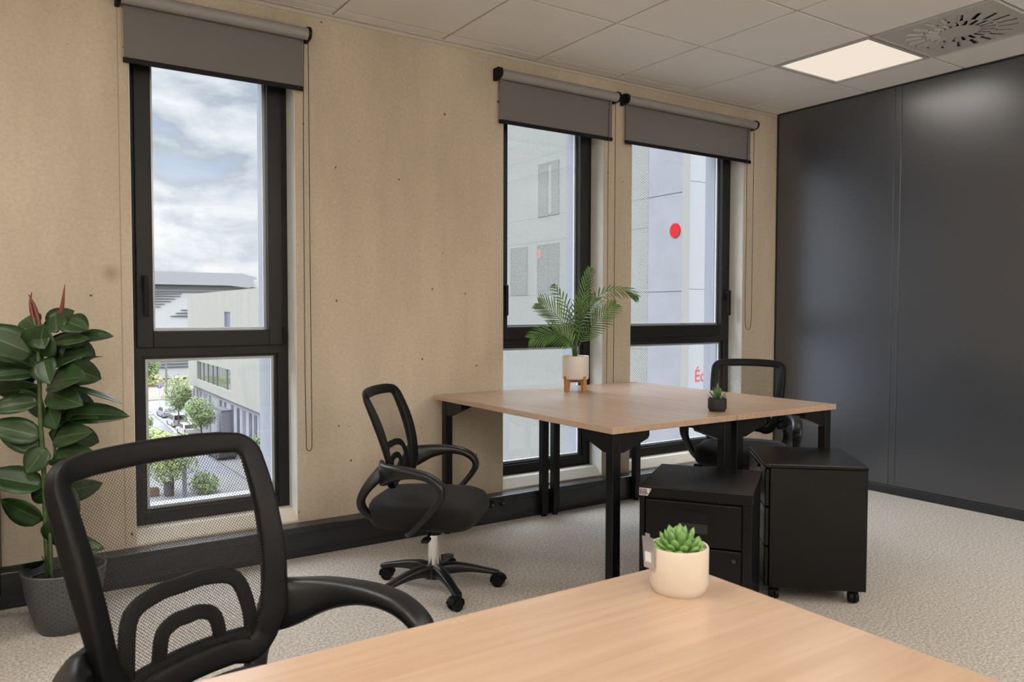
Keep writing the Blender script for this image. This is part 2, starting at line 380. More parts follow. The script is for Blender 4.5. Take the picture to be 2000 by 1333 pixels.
mb.box((XW-.15, YS-.15, H+.12), (.15, .36, 2.80), 1)
obj('ceiling', mb, [white_tile, tbar_m], kind='structure')
mb = MB().box((XW, -.022, H-.004), (0, 0, H+.001)).box((XW, -.004, H-.02), (0, 0, H))
obj('trim_1', mb, trim_m, kind='structure')
mb = MB().box((-.016, YS, H-.010), (0, 0, H+.001)); obj('trim_2', mb, panel_edge, kind='structure')

# cable trunking along the window wall
tr = obj('baseboard_north', MB().rbox((XW, -.09, 0), (-.018, .0, .144), .004, 2).box((XW, -.0915, .112), (-.018, -.08, .1135)).box((XW, -.0915, .03), (-.018, -.08, .0315)), trunk_m, kind='structure')
sock_m = mat('socket_black', (0.008, 0.008, 0.009), 0.25)
for x in (-2.575, -2.505, -2.435):
    s = MB().lathe([(.021, 0), (.021, .004), (.017, .005), (.015, -.003), (0, -.003)], 24)
    so = obj('socket', s, sock_m, tr, True); so.rotation_euler = (PI/2, 0, 0); so.location = (x, -.0905, .108)

# ------------------------------------------------------------------ windows
def rect_frame(mb, x0, x1, z0, z1, w, y0, y1, bw=None, tw=None, r=.003):
    bw = bw or w; tw = tw or w
    mb.rbox((x0, y0, z0), (x0+w, y1, z1), r, 1); mb.rbox((x1-w, y0, z0), (x1, y1, z1), r, 1)
    mb.rbox((x0+w-.001, y0, z0), (x1-w+.001, y1, z0+bw), r, 1); mb.rbox((x0+w-.001, y0, z1-tw), (x1-w+.001, y1, z1), r, 1)
def window(n, x0, x1, handle, rd=.31):
    root = bpy.data.objects.new('window_%d' % n, None); C.objects.link(root); root['kind'] = 'structure'
    root.location = ((x0+x1)/2, .12, ZB); root.empty_display_size = .05
    inv = Matrix.Translation(-Vector(root.location))
    def P(name, mb, m, **k):
        mb.v = [tuple(inv @ Vector(v)) for v in mb.v]; return obj(name, mb, m, root, **k)
    zf = .203; zm = .984
    f = MB(); rect_frame(f, x0, x1, zf, ZT, .056, .12, .19)
    f.rbox((x0+.05, .12, zm-.03), (x1-.05, .19, zm+.035), .003, 1)
    P('window_frame', f, frame_m)
    s = MB(); rect_frame(s, x0+.032, x1-.032, zm+.012, ZT-.02, .068, .104, .178, bw=.074)
    sash = P('opening_sash', s, frame_m)
    bead = MB(); rect_frame(bead, x0+.054, x1-.054, zf+.05, zm-.026, .014, .132, .165, r=.001)
    P('glazing_bead', bead, frame_m)
    sp = MB(); rect_frame(sp, x0+.097, x1-.097, zm+.083, ZT-.085, .017, .146, .160, r=.0008)
    rect_frame(sp, x0+.066, x1-.066, zf+.062, zm-.038, .015, .146, .160, r=.0008)
    P('glass_spacer', sp, spacer_m)
    P('glass_pane', MB().box((x0+.09, .1445, zm+.08), (x1-.09, .1455, ZT-.08)), glass_m)
    P('glass_pane', MB().box((x0+.06, .1445, zf+.05), (x1-.06, .1455, zm-.028)), glass_m)
    # pale painted jambs and head
    jl = MB().box((x0, .004, ZB), (x0+.004, .12, ZT)).box((x1-.004, .004, ZB), (x1, .12, ZT)).box((x0, .004, ZT-.004), (x1, .12, ZT))
    P('window_jamb', jl, jamb_m)
    # splayed inner sill
    P('window_sill', MB().prism([(.12, ZB), (.12, zf), (.055, zf-.003), (.002, ZB+.006), (.0, ZB)], x0, x1, 'x'), sill_m)
    o = MB(); d = .006
    o.box((x0, .19, zf-.05), (x0+.05, rd, ZT)); o.box((x1-.05, .19, zf-.05), (x1, rd, ZT)); o.box((x0, .19, ZT-.03), (x1, rd, ZT))
    o.prism([(.19, zf-.05), (.19, zf+.045), (rd+.02, zf+.02), (rd+.02, zf-.05)], x0+.03, x1-.03, 'x')
    P('outer_reveal', o, lining_m)
    hx = x0+.066 if handle == 'l' else x1-.066
    h = MB().rbox((hx-.013, .094, 1.245), (hx+.013, .106, 1.315), .004, 2).cyl((hx, .10, 1.295), (hx, .068, 1.295), .009)
    h.rbox((hx-.011, .056, 1.135), (hx+.011, .071, 1.312), .005, 2)
    P('handle', h, black_plastic)
    hg = MB(); kx = x1-.03 if handle == 'l' else x0+.03
    hg.rbox((kx-.008, .098, zm+.02), (kx+.008, .122, zm+.10), .003, 1); hg.rbox((kx-.008, .098, ZT-.12), (kx+.008, .122, ZT-.04), .003, 1)
    P('hinge_cover', hg, black_plastic)
window(1, *WIN[0], 'l', .45); window(2, *WIN[1], 'l'); window(3, *WIN[2], 'r')

# ------------------------------------------------------------------ roller blinds
def blind(label, xa, xb, chain, zend, group='grey roller blinds over the windows'):
    """xa, xb: outer ends of brackets; chain = two strand x"""
    t = thing('roller_blind', label, 'blind', ((xa+xb)/2, 0, 2.457), 0, group)
    ox = -(xa+xb)/2
    def P(n, mb, m, sm=False): mb.v = [(v[0]+ox, v[1], v[2]-2.457) for v in mb.v]; return obj(n, mb, m, t, sm)
    zc = 2.457
    def brk(xc, w):
        poly = [(0, zc-.032), (0, zc+.034)]
        for k in range(9): a = PI/2 - PI*k/8; poly.append((-.046-.031*math.cos(a), zc+.003+.031*math.sin(a)))
        return MB().prism(poly, xc, xc+w, 'x')
    P('end_bracket', brk(xa, .018), black_plastic); P('end_bracket', brk(xb-.014, .014), black_plastic)
    P('roller_tube', MB().cyl((xa+.018, -.046, zc), (xb-.014, -.046, zc), .0275, n=32), blind_tube_lit, 40)
    P('blind_fabric', MB().box((xa+.03, -.0235, 2.215), (xb-.03, -.0225, zc)), blind_fab)
    P('bottom_bar', MB().rbox((xa+.026, -.029, 2.196), (xb-.027, -.016, 2.217), .003, 2), black_plastic)
    ch = MB(); a, b = chain; r = (b-a)/2
    pts = [(a, -.036, 2.44)]; w = .03
    n = 24
    for k in range(1, n): f = k/n; pts.append((a - .008*math.sin(f*PI*.9), -.034+.003*math.sin(f*9), 2.44-(2.44-zend-w)*f))
    rr = max(r, .014); cxm = (pts[-1][0] + pts[-1][0]+2*rr)/2
    for k in range(0, 9): q = PI - PI*(-k)/8; pts.append((cxm+rr*math.cos(q), -.034, zend+rr*1.6+rr*1.6*math.sin(q)))
    x1 = pts[-1][0]
    for k in range(1, n+1): f = k/n; pts.append((x1+(b-x1)*f**.6, -.036, zend+w+(2.44-zend-w)*f))
    ch.sweep(pts, (.0019, .0019), side=(0, 1, 0), n=6, sq=1)
    # bead at joint
    ch.lathe([(.0, -.004), (.004, -.002), (.004, .002), (0, .004)], 8, (pts[5][0], pts[5][1], pts[5][2]))
    P('bead_chain', ch, mat('chain_black', (0.014, 0.012, 0.010), .5), True)
    return t
blind('wide grey roller blind above the single window near the rubber plant', -4.306, -3.486, (-3.512, -3.492), .49)
blind('grey roller blind over the middle window, its cord dropping behind the desk', -2.438, -1.566, (-1.628, -1.58), .30)
blind('wide grey roller blind nearest the dark panelled wall', -1.513, -.294, (-.362, -.302), 1.035)

# ------------------------------------------------------------------ ceiling fittings
def led(i, j, label, first=[None]):
    x1, y1 = gx-T*i, gy-T*j; x0, y0 = x1-T, y1-T
    if first[0] is None:
        t = thing('ceiling_light', label, 'ceiling light', ((x0+x1)/2, (y0+y1)/2, H), 0, 'square ceiling light panels')
        f = MB(); a = .293; b = .272
        for s in ((-a, -a, a, -b), (-a, b, a, a), (-a, -b, -b, b), (b, -b, a, b)): f.rbox((s[0], s[1], -.004), (s[2], s[3], .02), .0015, 1)
        obj('light_frame', f, vent_m, t)
        obj('diffuser', MB().box((-b, -b, .003), (b, b, .012)), diff_m, t)
        ld = bpy.data.lights.new('panel_light', 'AREA'); ld.shape = 'SQUARE'; ld.size = .54; ld.energy = 3.5; ld.color = (1.0, .94, .87)
        lo = bpy.data.objects.new('panel_light', ld); C.objects.link(lo); lo.parent = t; lo.location = (0, 0, -.006)
        first[0] = t
    else:
        t = dup(first[0]); t.location = ((x0+x1)/2, (y0+y1)/2, H); t['label'] = label
        for ch in t.children:
            if ch.type == 'LIGHT': ch.data = ch.data.copy(); ch.data.energy = LED_W
    return t
led(0, 1, 'square lit ceiling panel beside the swirl air vent near the dark wall')
for k, (i, j) in enumerate(LEDS[1:]): led(i, j, 'square ceiling light panel behind the viewpoint, outside the photo')

x1, y1 = gx-T*VENT[0], gy-T*VENT[1]; vx, vy = x1-T/2, y1-T/2
t = thing('ceiling_vent', 'grey swirl air vent with radial slots in the ceiling beside the lit panel', 'air vent', (vx, vy, H))
f = MB(); a, b = .294, .278
for s in ((-a, -a, a, -b), (-a, b, a, a), (-a, -b, -b, b), (b, -b, a, b)): f.rbox((s[0], s[1], -.007), (s[2], s[3], .02), .002, 1)
obj('vent_frame', f, vent_m, t)
pl = MB(); NS = 20; zp = -.004; hs = .0105
def pt(r, a): return (r*math.cos(a), r*math.sin(a), zp)
def sqr(a): # point on the square outline
    c, s = math.cos(a), math.sin(a); k = b/max(abs(c), abs(s)); return (c*k, s*k, zp)
M4 = 80
def ring(r0, r1): 
    for k in range(M4): pl.add([pt(r0, 2*PI*k/M4), pt(r1, 2*PI*k/M4), pt(r1, 2*PI*(k+1)/M4), pt(r0, 2*PI*(k+1)/M4)], [(0, 1, 2, 3)])
pl.add([pt(.082, 2*PI*k/M4) for k in range(M4)], [tuple(range(M4))])
ring(.082, .092); ring(.155, .166); ring(.250, .262)
for k in range(M4): pl.add([pt(.262, 2*PI*k/M4), sqr(2*PI*k/M4), sqr(2*PI*(k+1)/M4), pt(.262, 2*PI*(k+1)/M4)], [(0, 1, 2, 3)])
vn = MB()
for k in range(NS):
    for r0, r1, off in ((.092, .155, 0), (.166, .250, .5)):
        a0, a1 = 2*PI*(k+off)/NS, 2*PI*(k+1+off)/NS; A0, A1 = math.asin(hs/r0), math.asin(hs/r1)
        am_ = (a0+a1)/2
        pl.add([pt(r0, a0+A0), pt(r1, a0+A1), pt(r1, a0*.6+a1*.4), pt(r1, a0*.4+a1*.6), pt(r1, a1-A1), pt(r0, a1-A0)], [(0, 1, 2, 3, 4, 5)])
        d = Vector((math.cos(a0), math.sin(a0), 0)); n_ = Vector((-d.y, d.x, 0)); up_ = Vector((0, 0, 1))
        q = [d*(r0+.002)-n_*hs+up_*(zp-.004), d*(r1-.002)-n_*hs+up_*(zp-.004), d*(r1-.002)+n_*hs*.55+up_*(zp+.013), d*(r0+.002)+n_*hs*.55+up_*(zp+.013)]
        q2 = [v+Vector((0, 0, .0015)) for v in q]
        vn.add(q+q2, [(0,1,2,3),(7,6,5,4),(0,4,5,1),(1,5,6,2),(2,6,7,3),(3,7,4,0)])
obj('vent_plate', pl, vent_m, t)
obj('vent_vanes', vn, vent_m, t)
obj('vent_box', MB().box((-.28, -.28, .03), (.28, .28, .09)), vent_dark, t)

# ------------------------------------------------------------------ desks
def make_desk(label, loc, rz, w, d, grain, hide=()):
    """origin: front-left corner on the floor; w along x, d along y"""
    t = thing('office_desk', label, 'desk', loc, rz, 'oak topped office desks')
    obj('desk_top', MB().rbox((0, 0, .698), (w, d, .723), .0015, 1), grain, t)
    lw = .042; m = .016; ma = .05
    corners = [(m, ma if False else m), (w-m-lw, m), (w-m-lw, d-ma-lw), (m, d-ma-lw)]
    for k, (x, y) in enumerate(corners):
        lg = obj('desk_leg', MB().rbox((x, y, .012), (x+lw, y+lw, .694), .003, 1), black_metal, t)
        obj('leg_foot', MB().cyl((x+lw/2, y+lw/2, 0), (x+lw/2, y+lw/2, .014), .017), black_plastic, lg, 40)
        sx = 1 if k in (0, 3) else -1; sy = 1 if k in (0, 1) else -1
        br = MB()
        # tapered gussets along both edges
        xa = x+lw/2; ya = y+lw/2
        br.prism([(xa, .655-.035), (xa+sx*.04, .620), (xa+sx*.165, .664), (xa+sx*.172, .676), (xa+sx*.172, .696), (xa, .696)], y+.004, y+lw-.004, 'y')
        br.prism([(ya, .655-.035), (ya+sy*.04, .620), (ya+sy*.165, .664), (ya+sy*.172, .676), (ya+sy*.172, .696), (ya, .696)], x+.004, x+lw-.004, 'x')
        obj('leg_bracket', br, black_metal, t)
    for xa in (.17, w-.20): obj('desk_rail', MB().rbox((xa, m+.04, .674), (xa+.03, d-ma-.03, .697), .002, 1), black_metal, t)
    return t
make_desk('oak topped desk bearing the potted palm, further from the dark wall', (-2.830, -1.452, 0), 0, .6985, 1.407, wood_y)
make_desk('oak topped desk with a chair tucked in, nearer the dark wall', (-2.1265, -1.452, 0), 0, .6995, 1.407, wood_y)
make_desk('oak topped desk in front with the cream succulent pot on its corner', (-5.181, -3.404, 0), 0, 1.40, .701, wood_x)

# ------------------------------------------------------------------ office chair
def yb(z):  # back line of the chair, bottom .50 to top .83
    v = (z-.50)/.33; return -.130-.112*max(v, 0)**1.5 - .05*min(v, 0)**2
def make_chair(label, loc, rz, dz=0.0, base_rot=0.0):
    t = thing('office_chair', label, 'chair', loc, rz, 'black mesh back office chairs')
    # --- five star base with casters
    hub = obj('base_hub', MB().lathe([(.02, .05), (.046, .052), (.05, .075), (.044, .10), (.036, .105)], 28), grey_plastic, t, 35)
    for k in range(5):
        a = base_rot+2*PI*k/5; ca, sa = math.cos(a), math.sin(a)
        path = smoothpath([(.02, .078, .026, .026), (.07, .087, .024, .024), (.14, .083, .021, .017), (.21, .070, .018, .012), (.256, .060, .018, .010), (.272, .056, .013, .008)], 4)
        lg = obj('base_leg', MB().sweep([(r*ca, r*sa, z) for r, z, w, h in path], [(w, h) for r, z, w, h in path], side=lambda i, tt: Vector((-sa, ca, 0)), n=12, sq=.6), grey_plastic, t, 50)
        c = MB(); ox, oy = .258*ca, .258*sa; q = a+1.1+.8*k; ux, uy = math.cos(q), math.sin(q)
        c.cyl((ox, oy, .03), (ox, oy, .058), .007); bx, by = ox-uy*.012, oy+ux*.012
        for s in (-1, 1):
            c.cyl((bx+ux*s*.006, by+uy*s*.006, .0245), (bx+ux*s*.021, by+uy*s*.021, .0245), .0245, n=20)
        hood = smoothpath([(-.030, .020), (-.026, .042), (0, .053), (.022, .045), (.03, .030)], 3)
        c.sweep([(bx-uy*p, by+ux*p, z) for p, z in hood], (.020, .0035), side=lambda i, tt: Vector((ux, uy, 0)), n=8)
        obj('caster', c, black_plastic, lg, 40)
    obj('gas_column', MB().cyl((0, 0, .10), (0, 0, .228+dz), .0275, n=32), chrome, t, 40)
    obj('column_sleeve', MB().cyl((0, 0, .222+dz), (0, 0, .262+dz), .031, .036, n=28), black_plastic, t, 40)
    Z = dz
    mech = MB().rbox((-.075, -.10, .250+Z), (.075, .10, .288+Z), .008, 2).cyl((.07, .02, .272+Z), (.215, .03, .262+Z), .006).rbox((.20, .015, .254+Z), (.25, .045, .268+Z), .005, 2)
    mech.rbox((-.18, -.17, .282+Z), (.18, .13, .292+Z), .004, 1)
    obj('tilt_mechanism', mech, black_plastic, t, 40)
    # --- seat cushion: superellipse pad with waterfall front
    st = MB(); n = 48; rings = [(.0, .288), (.82, .288), (.92, .292), (.97, .306), (1.0, .335), (.99, .360), (.95, .377), (.85, .386), (.6, .391), (.3, .393), (0, .394)]
    vs = []; fs = []
    for r, z in rings:
        for k in range(n):
            a = 2*PI*k/n; ca, sa = math.cos(a), math.sin(a); e = .42
            x = .238*math.copysign(abs(ca)**e, ca)*r; y = .225*math.copysign(abs(sa)**e, sa)*r
            x *= 1-.07*max(-sa, 0); zz = z - (.022*max(0, (y-.10)/.125)**2 if z > .33 else 0) + (.012*max(0, (-y-.12)/.1)**2 if z > .33 else 0)
            vs.append((x, y-.015, zz+Z))
    for i in range(len(rings)-1):
        for k in range(n): j = (k+1) % n; fs.append((i*n+k, i*n+j, (i+1)*n+j, (i+1)*n+k))
    st.add(vs, fs); obj('seat_cushion', st, black_fabric, t, True)
    # --- back frame: closed rounded loop
    loop = []; 
    def arc(cx_, cz_, r, a0, a1, m=7):
        for k in range(m+1): a = R(a0+(a1-a0)*k/m); loop.append((cx_+r*math.cos(a), cz_+r*math.sin(a)))
    zt, zb, wt, wb = .812, .452, .183, .152
    arc(wt-.030, zt-.030, .030, 5, 90); 
    for k in range(1, 10): x = (wt-.030)*(1-2*k/10); loop.append((x, zt+.006*(1-(x/wt)**2)))
    arc(-wt+.030, zt-.030, .030, 90, 175)
    for k in range(1, 12): f = k/12; loop.append((-wt+(wt-wb)*f*f*.9, zt-.035+(zb+.04-zt+.035)*f))
    arc(-wb+.05, zb+.045, .045, 185, 268)
    for k in range(1, 8): x = (wb-.05)*(-1+2*k/8); loop.append((x, zb+.012*(1-(x/wb)**2)))
    arc(wb-.05, zb+.045, .045, 272, 355)
    for k in range(1, 12): f = 1-k/12; loop.append((wt-(wt-wb)*f*f*.9, zt-.035+(zb+.04-zt+.035)*f))
    def bulge(x): return -.022*(1-min(1, (x/.19)**2))
    pts = []; sec = []; tilt = []
    for x, z in loop:
        v = min(max((z-.5)/.33, 0), 1); side = min(1, max(0, (abs(x)-.11)/.05))
        w = .0205 + side*(.004*(1-v)-.002*v); d = .0105 + side*.0065*math.sin(min(1, (1-v)*1.15)*PI)
        if z < .49 and side < .5: w = .022; d = .013
        pts.append((x, yb(z)+bulge(x)+(d-.0125)*.4, z+Z)); sec.append((d, w)); tilt.append(-math.copysign(.5*side, x))
    obj('back_frame', MB().sweep(pts, sec, side=lambda i, tt: Vector((tilt[i], 1, .25)), closed=True, n=16, sq=.45), black_plastic, t, 55)
    # --- net panel
    nb = MB(); nu, nv = 16, 20; vs = []; fs = []
    for j in range(nv+1):
        z = zb+.006+(zt-.004-zb)*j/nv; hw = (wb+(wt-wb)*min(1, (j/nv)**.7)) - .002
        if j == nv: hw -= .02
        for i in range(nu+1): x = -hw+2*hw*i/nu; vs.append((x, yb(z)+bulge(x)+.004, z+Z))
    for j in range(nv):
        for i in range(nu): o = j*(nu+1)+i; fs.append((o, o+1, o+nu+2, o+nu+1))
    nb.add(vs, fs); obj('net_panel', nb, chair_net, t, True)
    # --- lumbar support behind the net: two nested arches on a low bar
    lm = MB()
    for W, top, sw in ((.112, .597, .0125), (.058, .545, .0115)):
        cp = [(-W*1.08, .455), (-W*1.06, top-.075), (-W*.90, top-.018), (-W*.45, top-.001), (0, top), (W*.45, top-.001), (W*.90, top-.018), (W*1.06, top-.075), (W*1.08, .455)]
        pp = smoothpath(cp, 5)
        lm.sweep([(x, yb(z)+bulge(x)-.012, z+Z) for x, z in pp], (.0050, sw*1.1), side=lambda i, tt: Vector((0, 1, .2)), n=12, sq=.4)
    lm.sweep([(x, yb(.462)+bulge(x)-.010, .462+.012*(1-(x/.15)**2)+Z) for x in [-.14+.28*k/12 for k in range(13)]], (.009, .024), side=lambda i, tt: Vector((0, 1, .2)), n=10, sq=.6)
    obj('lumbar_support', lm, black_plastic, t, 55)
    # --- looped armrests (carry the back)
    for s in (1, -1):
        am = MB()
        top = smoothpath([(.170, -.170, .540, .012, .052), (.205, -.145, .536, .019, .046), (.248, -.085, .536, .025, .030), (.272, -.01, .532, .027, .019), (.284, .055, .519, .027, .016),
                          (.289, .100, .492, .026, .015), (.289, .112, .458, .024, .014), (.285, .092, .418, .020, .013), (.272, .045, .362, .017, .012), (.255, -.005, .312, .016, .012), (.225, -.04, .284, .016, .012), (.15, -.05, .284, .016, .010)], 5)
        # the second-to-last values: half width, half depth (depth hangs below the top line)
        am.sweep([(s*x, y, z-max(h-.016, 0)*.9+Z) for x, y, z, w, h in top], [(w, h) for x, y, z, w, h in top], side=lambda i, tt: Vector((1, 0, 0)) if i < 52 else Vector((.2, 1, 0)), n=12, sq=.62)
        rear = smoothpath([(.175, -.155, .525, .018, .026), (.196, -.185, .490, .024, .024), (.212, -.220, .445, .026, .018), (.212, -.240, .400, .025, .014), (.196, -.232, .358, .023, .013), (.176, -.195, .322, .020, .012), (.150, -.13, .293, .018, .011), (.11, -.06, .286, .016, .010)], 5)
        am.sweep([(s*x, y, z+Z) for x, y, z, w, h in rear], [(w, h) for x, y, z, w, h in rear], side=lambda i, tt: Vector((1, 0, 0)), n=12, sq=.62)
        obj('armrest', am, grey_plastic, t, 50)
    return t
make_chair('black mesh back office chair on the open carpet with its chrome column in view', (-3.238, -.803, 0), R(-43.9-90), 0.010, R(46+43.9+90))
make_chair('black mesh back office chair pulled up to the desk in front, closest to us', (-4.429, -2.429, 0), R(-64.9-90), .099, R(20))
make_chair('black office chair at the dark panelled wall, tucked under the far desk', (-1.39, -.865, 0), R(-148-90), .055, R(10))

# ------------------------------------------------------------------ black steel storage units
def make_cabinet():
    """two drawer filing cabinet: origin front-left floor corner, front along +x, depth +y"""
    w, d, h = .398, .435, .535
    t = thing('filing_cabinet', 'two drawer black steel filing cabinet with a small sticker on its top corner', 'cabinet', (-2.834, -1.598, 0), math.atan2(-.328, .225))
    body = MB().rbox((.006, .016, .0), (w-.006, d-.004, h-.03), .003, 1).rbox((0, 0, h-.038), (w, d, h), .004, 2)
    body.rbox((.004, .004, .0), (.024, .02, h-.036), .002, 1).rbox((w-.036, .004, .0), (w-.004, .02, h-.036), .002, 1).rbox((.004, .004, 0), (w-.004, .02, .03), .002, 1)
    obj('cabinet_body', body, cab_metal, t)
    for z0, z1, lock in ((.337, .488, False), (.034, .330, True)):
        dr = obj('drawer', MB().rbox((.027, .0, z0), (w-.039, .016, z1), .003, 2), cab_metal, t)
        hx0, hx1, hz1 = .138, .250, z1-.032
        hd = MB(); rect_frame(hd, hx0, hx1, hz1-.078, hz1, .004, -.003, .004, r=.001)
        hd.rbox((hx0+.003, -.002, hz1-.040), (hx1-.003, .004, hz1-.003), .001, 1); hd.box((hx0+.004, -.001, hz1-.074), (hx1-.004, .002, hz1-.041), 1)
        obj('drawer_handle', hd, [black_plastic, vent_dark], dr)
        if lock: obj('drawer_lock', MB().cyl((w-.062, -.006, z1-.032), (w-.062, .004, z1-.032), .007, n=18), mat('lock_steel', (.06, .06, .065), .35, metal=.8), dr, 40)
    st = MB()
    def quad(x0, z0, x1, z1, y, mi): st.add([(x0, y, z0), (x1, y, z0), (x1, y, z1), (x0, y, z1)], [(0, 1, 2, 3)], mi)
    q = .527
    st.prism([(.004, q-.027), (.034, q-.027), (.047, q-.004), (.047, q), (.004, q)], -.0008, .0004, 'y', 0)
    quad(.006, q-.024, .031, q-.003, -.0011, 1); quad(.009, q-.009, .028, q-.006, -.0013, 2); quad(.009, q-.014, .028, q-.011, -.0013, 2); quad(.009, q-.021, .026, q-.0175, -.0013, 2)
    quad(.040, q-.008, .045, q-.003, -.0012, 3); quad(.0325, q-.022, .035, q-.016, -.0012, 4)
    obj('sticker', st, [mat('sticker_white', (.6, .57, .56), .4), mat('sticker_purple', (.10, .055, .09), .4), mat('sticker_grey', (.35, .32, .36), .4), mat('sticker_red', (.45, .06, .03), .4), mat('sticker_ink', (.02, .015, .03), .4)], t)
    return t
make_cabinet()
def make_pedestal(label, loc, rz):
    """mobile pedestal: origin at the near corner; side panel along +x, drawer fronts on the x=0 side"""
    w, d, h = .391, .43, .555
    t = thing('mobile_pedestal', label, 'cabinet', loc, rz, 'black mobile pedestals')
    b = MB().rbox((.018, .002, .058), (w-.002, d-.002, h-.014), .003, 1).rbox((.0, .0, h-.014), (w, d, h), .003, 2)
    obj('pedestal_body', b, cab_metal, t)
    for z0, z1 in ((.062, .222), (.226, .380), (.384, .536)):
        obj('drawer', MB().rbox((-.0, .006, z0), (.018, d-.006, z1), .003, 1).rbox((-.008, .15, z1-.02), (.002, d-.15, z1-.008), .002, 1), cab_metal, t)
    for x, y in ((.045, .045), (w-.04, .045), (w-.04, d-.045), (.045, d-.045)):
        c = MB().cyl((x, y, .04), (x, y, .06), .008)
        for s in (-1, 1): c.cyl((x+s*.004, y, .025), (x+s*.018, y, .025), .025, .021, n=22)
        c.lathe([(.0, .030), (.016, .034), (.016, .046), (.008, .05)], 14, (x, y, 0))
        obj('caster', c, black_plastic, t, 40)
    return t
make_pedestal('black mobile pedestal on casters standing nearer the dark panelled wall', (-2.212, -1.664, 0), math.atan2(-.266, .289))
make_pedestal('black pedestal beside the rubber plant, only its edge in the photo', (-5.21, -.40, 0), R(-12))

# ------------------------------------------------------------------ plants
cr, cf = rt, Vector((math.sin(yaw), math.cos(yaw), 0))   # room directions: along the view's horizontal and into the room
def V(u, w, z): return tuple(cr*u + cf*w + Vector((0, 0, z)))

def leafblade(mb, base, tip, width, face, droop=.15, fold=.25, n=8, peak=.45):
    """pointed oval leaf from base to tip; face = direction the upper side looks"""
    base, tip = Vector(base), Vector(tip); ax = tip-base; Ln = ax.length; a = ax.normalized()
    nrm = Vector(face); nrm = (nrm - a*nrm.dot(a)); nrm = nrm.normalized() if nrm.length > 1e-5 else a.orthogonal().normalized()
    sd = a.cross(nrm); vs = []; fs = []
    for i in range(n+1):
        t = i/n; w = width*.5*(math.sin(PI*t**(.80))**.72 if 0 < t < 1 else 0) + .0015*(1-t)
        if t > .9: w *= (1-t)/.1*.55+.45*(1-t)/.1 if t < 1 else 0
        c = base + ax*t + nrm*(-droop*Ln*(t*t) + droop*Ln*.6*t)
        for k, q in ((-1, 1), (-.55, .45), (-.028, 0), (.028, 0), (.55, .45), (1, 1)): vs.append(c + sd*(w*k) + nrm*(w*fold*q))
    for i in range(n):
        for k in range(5):
            o = i*6+k; fs.append((o, o+1, o+7, o+6))
    base_i = len(mb.f); mb.add(vs, fs, 0)
    for q, f in enumerate(fs):
        if q % 5 == 2: mb.mi[base_i+q] = 1
def solid(o, th):
    m = o.modifiers.new('thickness', 'SOLIDIFY'); m.thickness = th; m.offset = 0

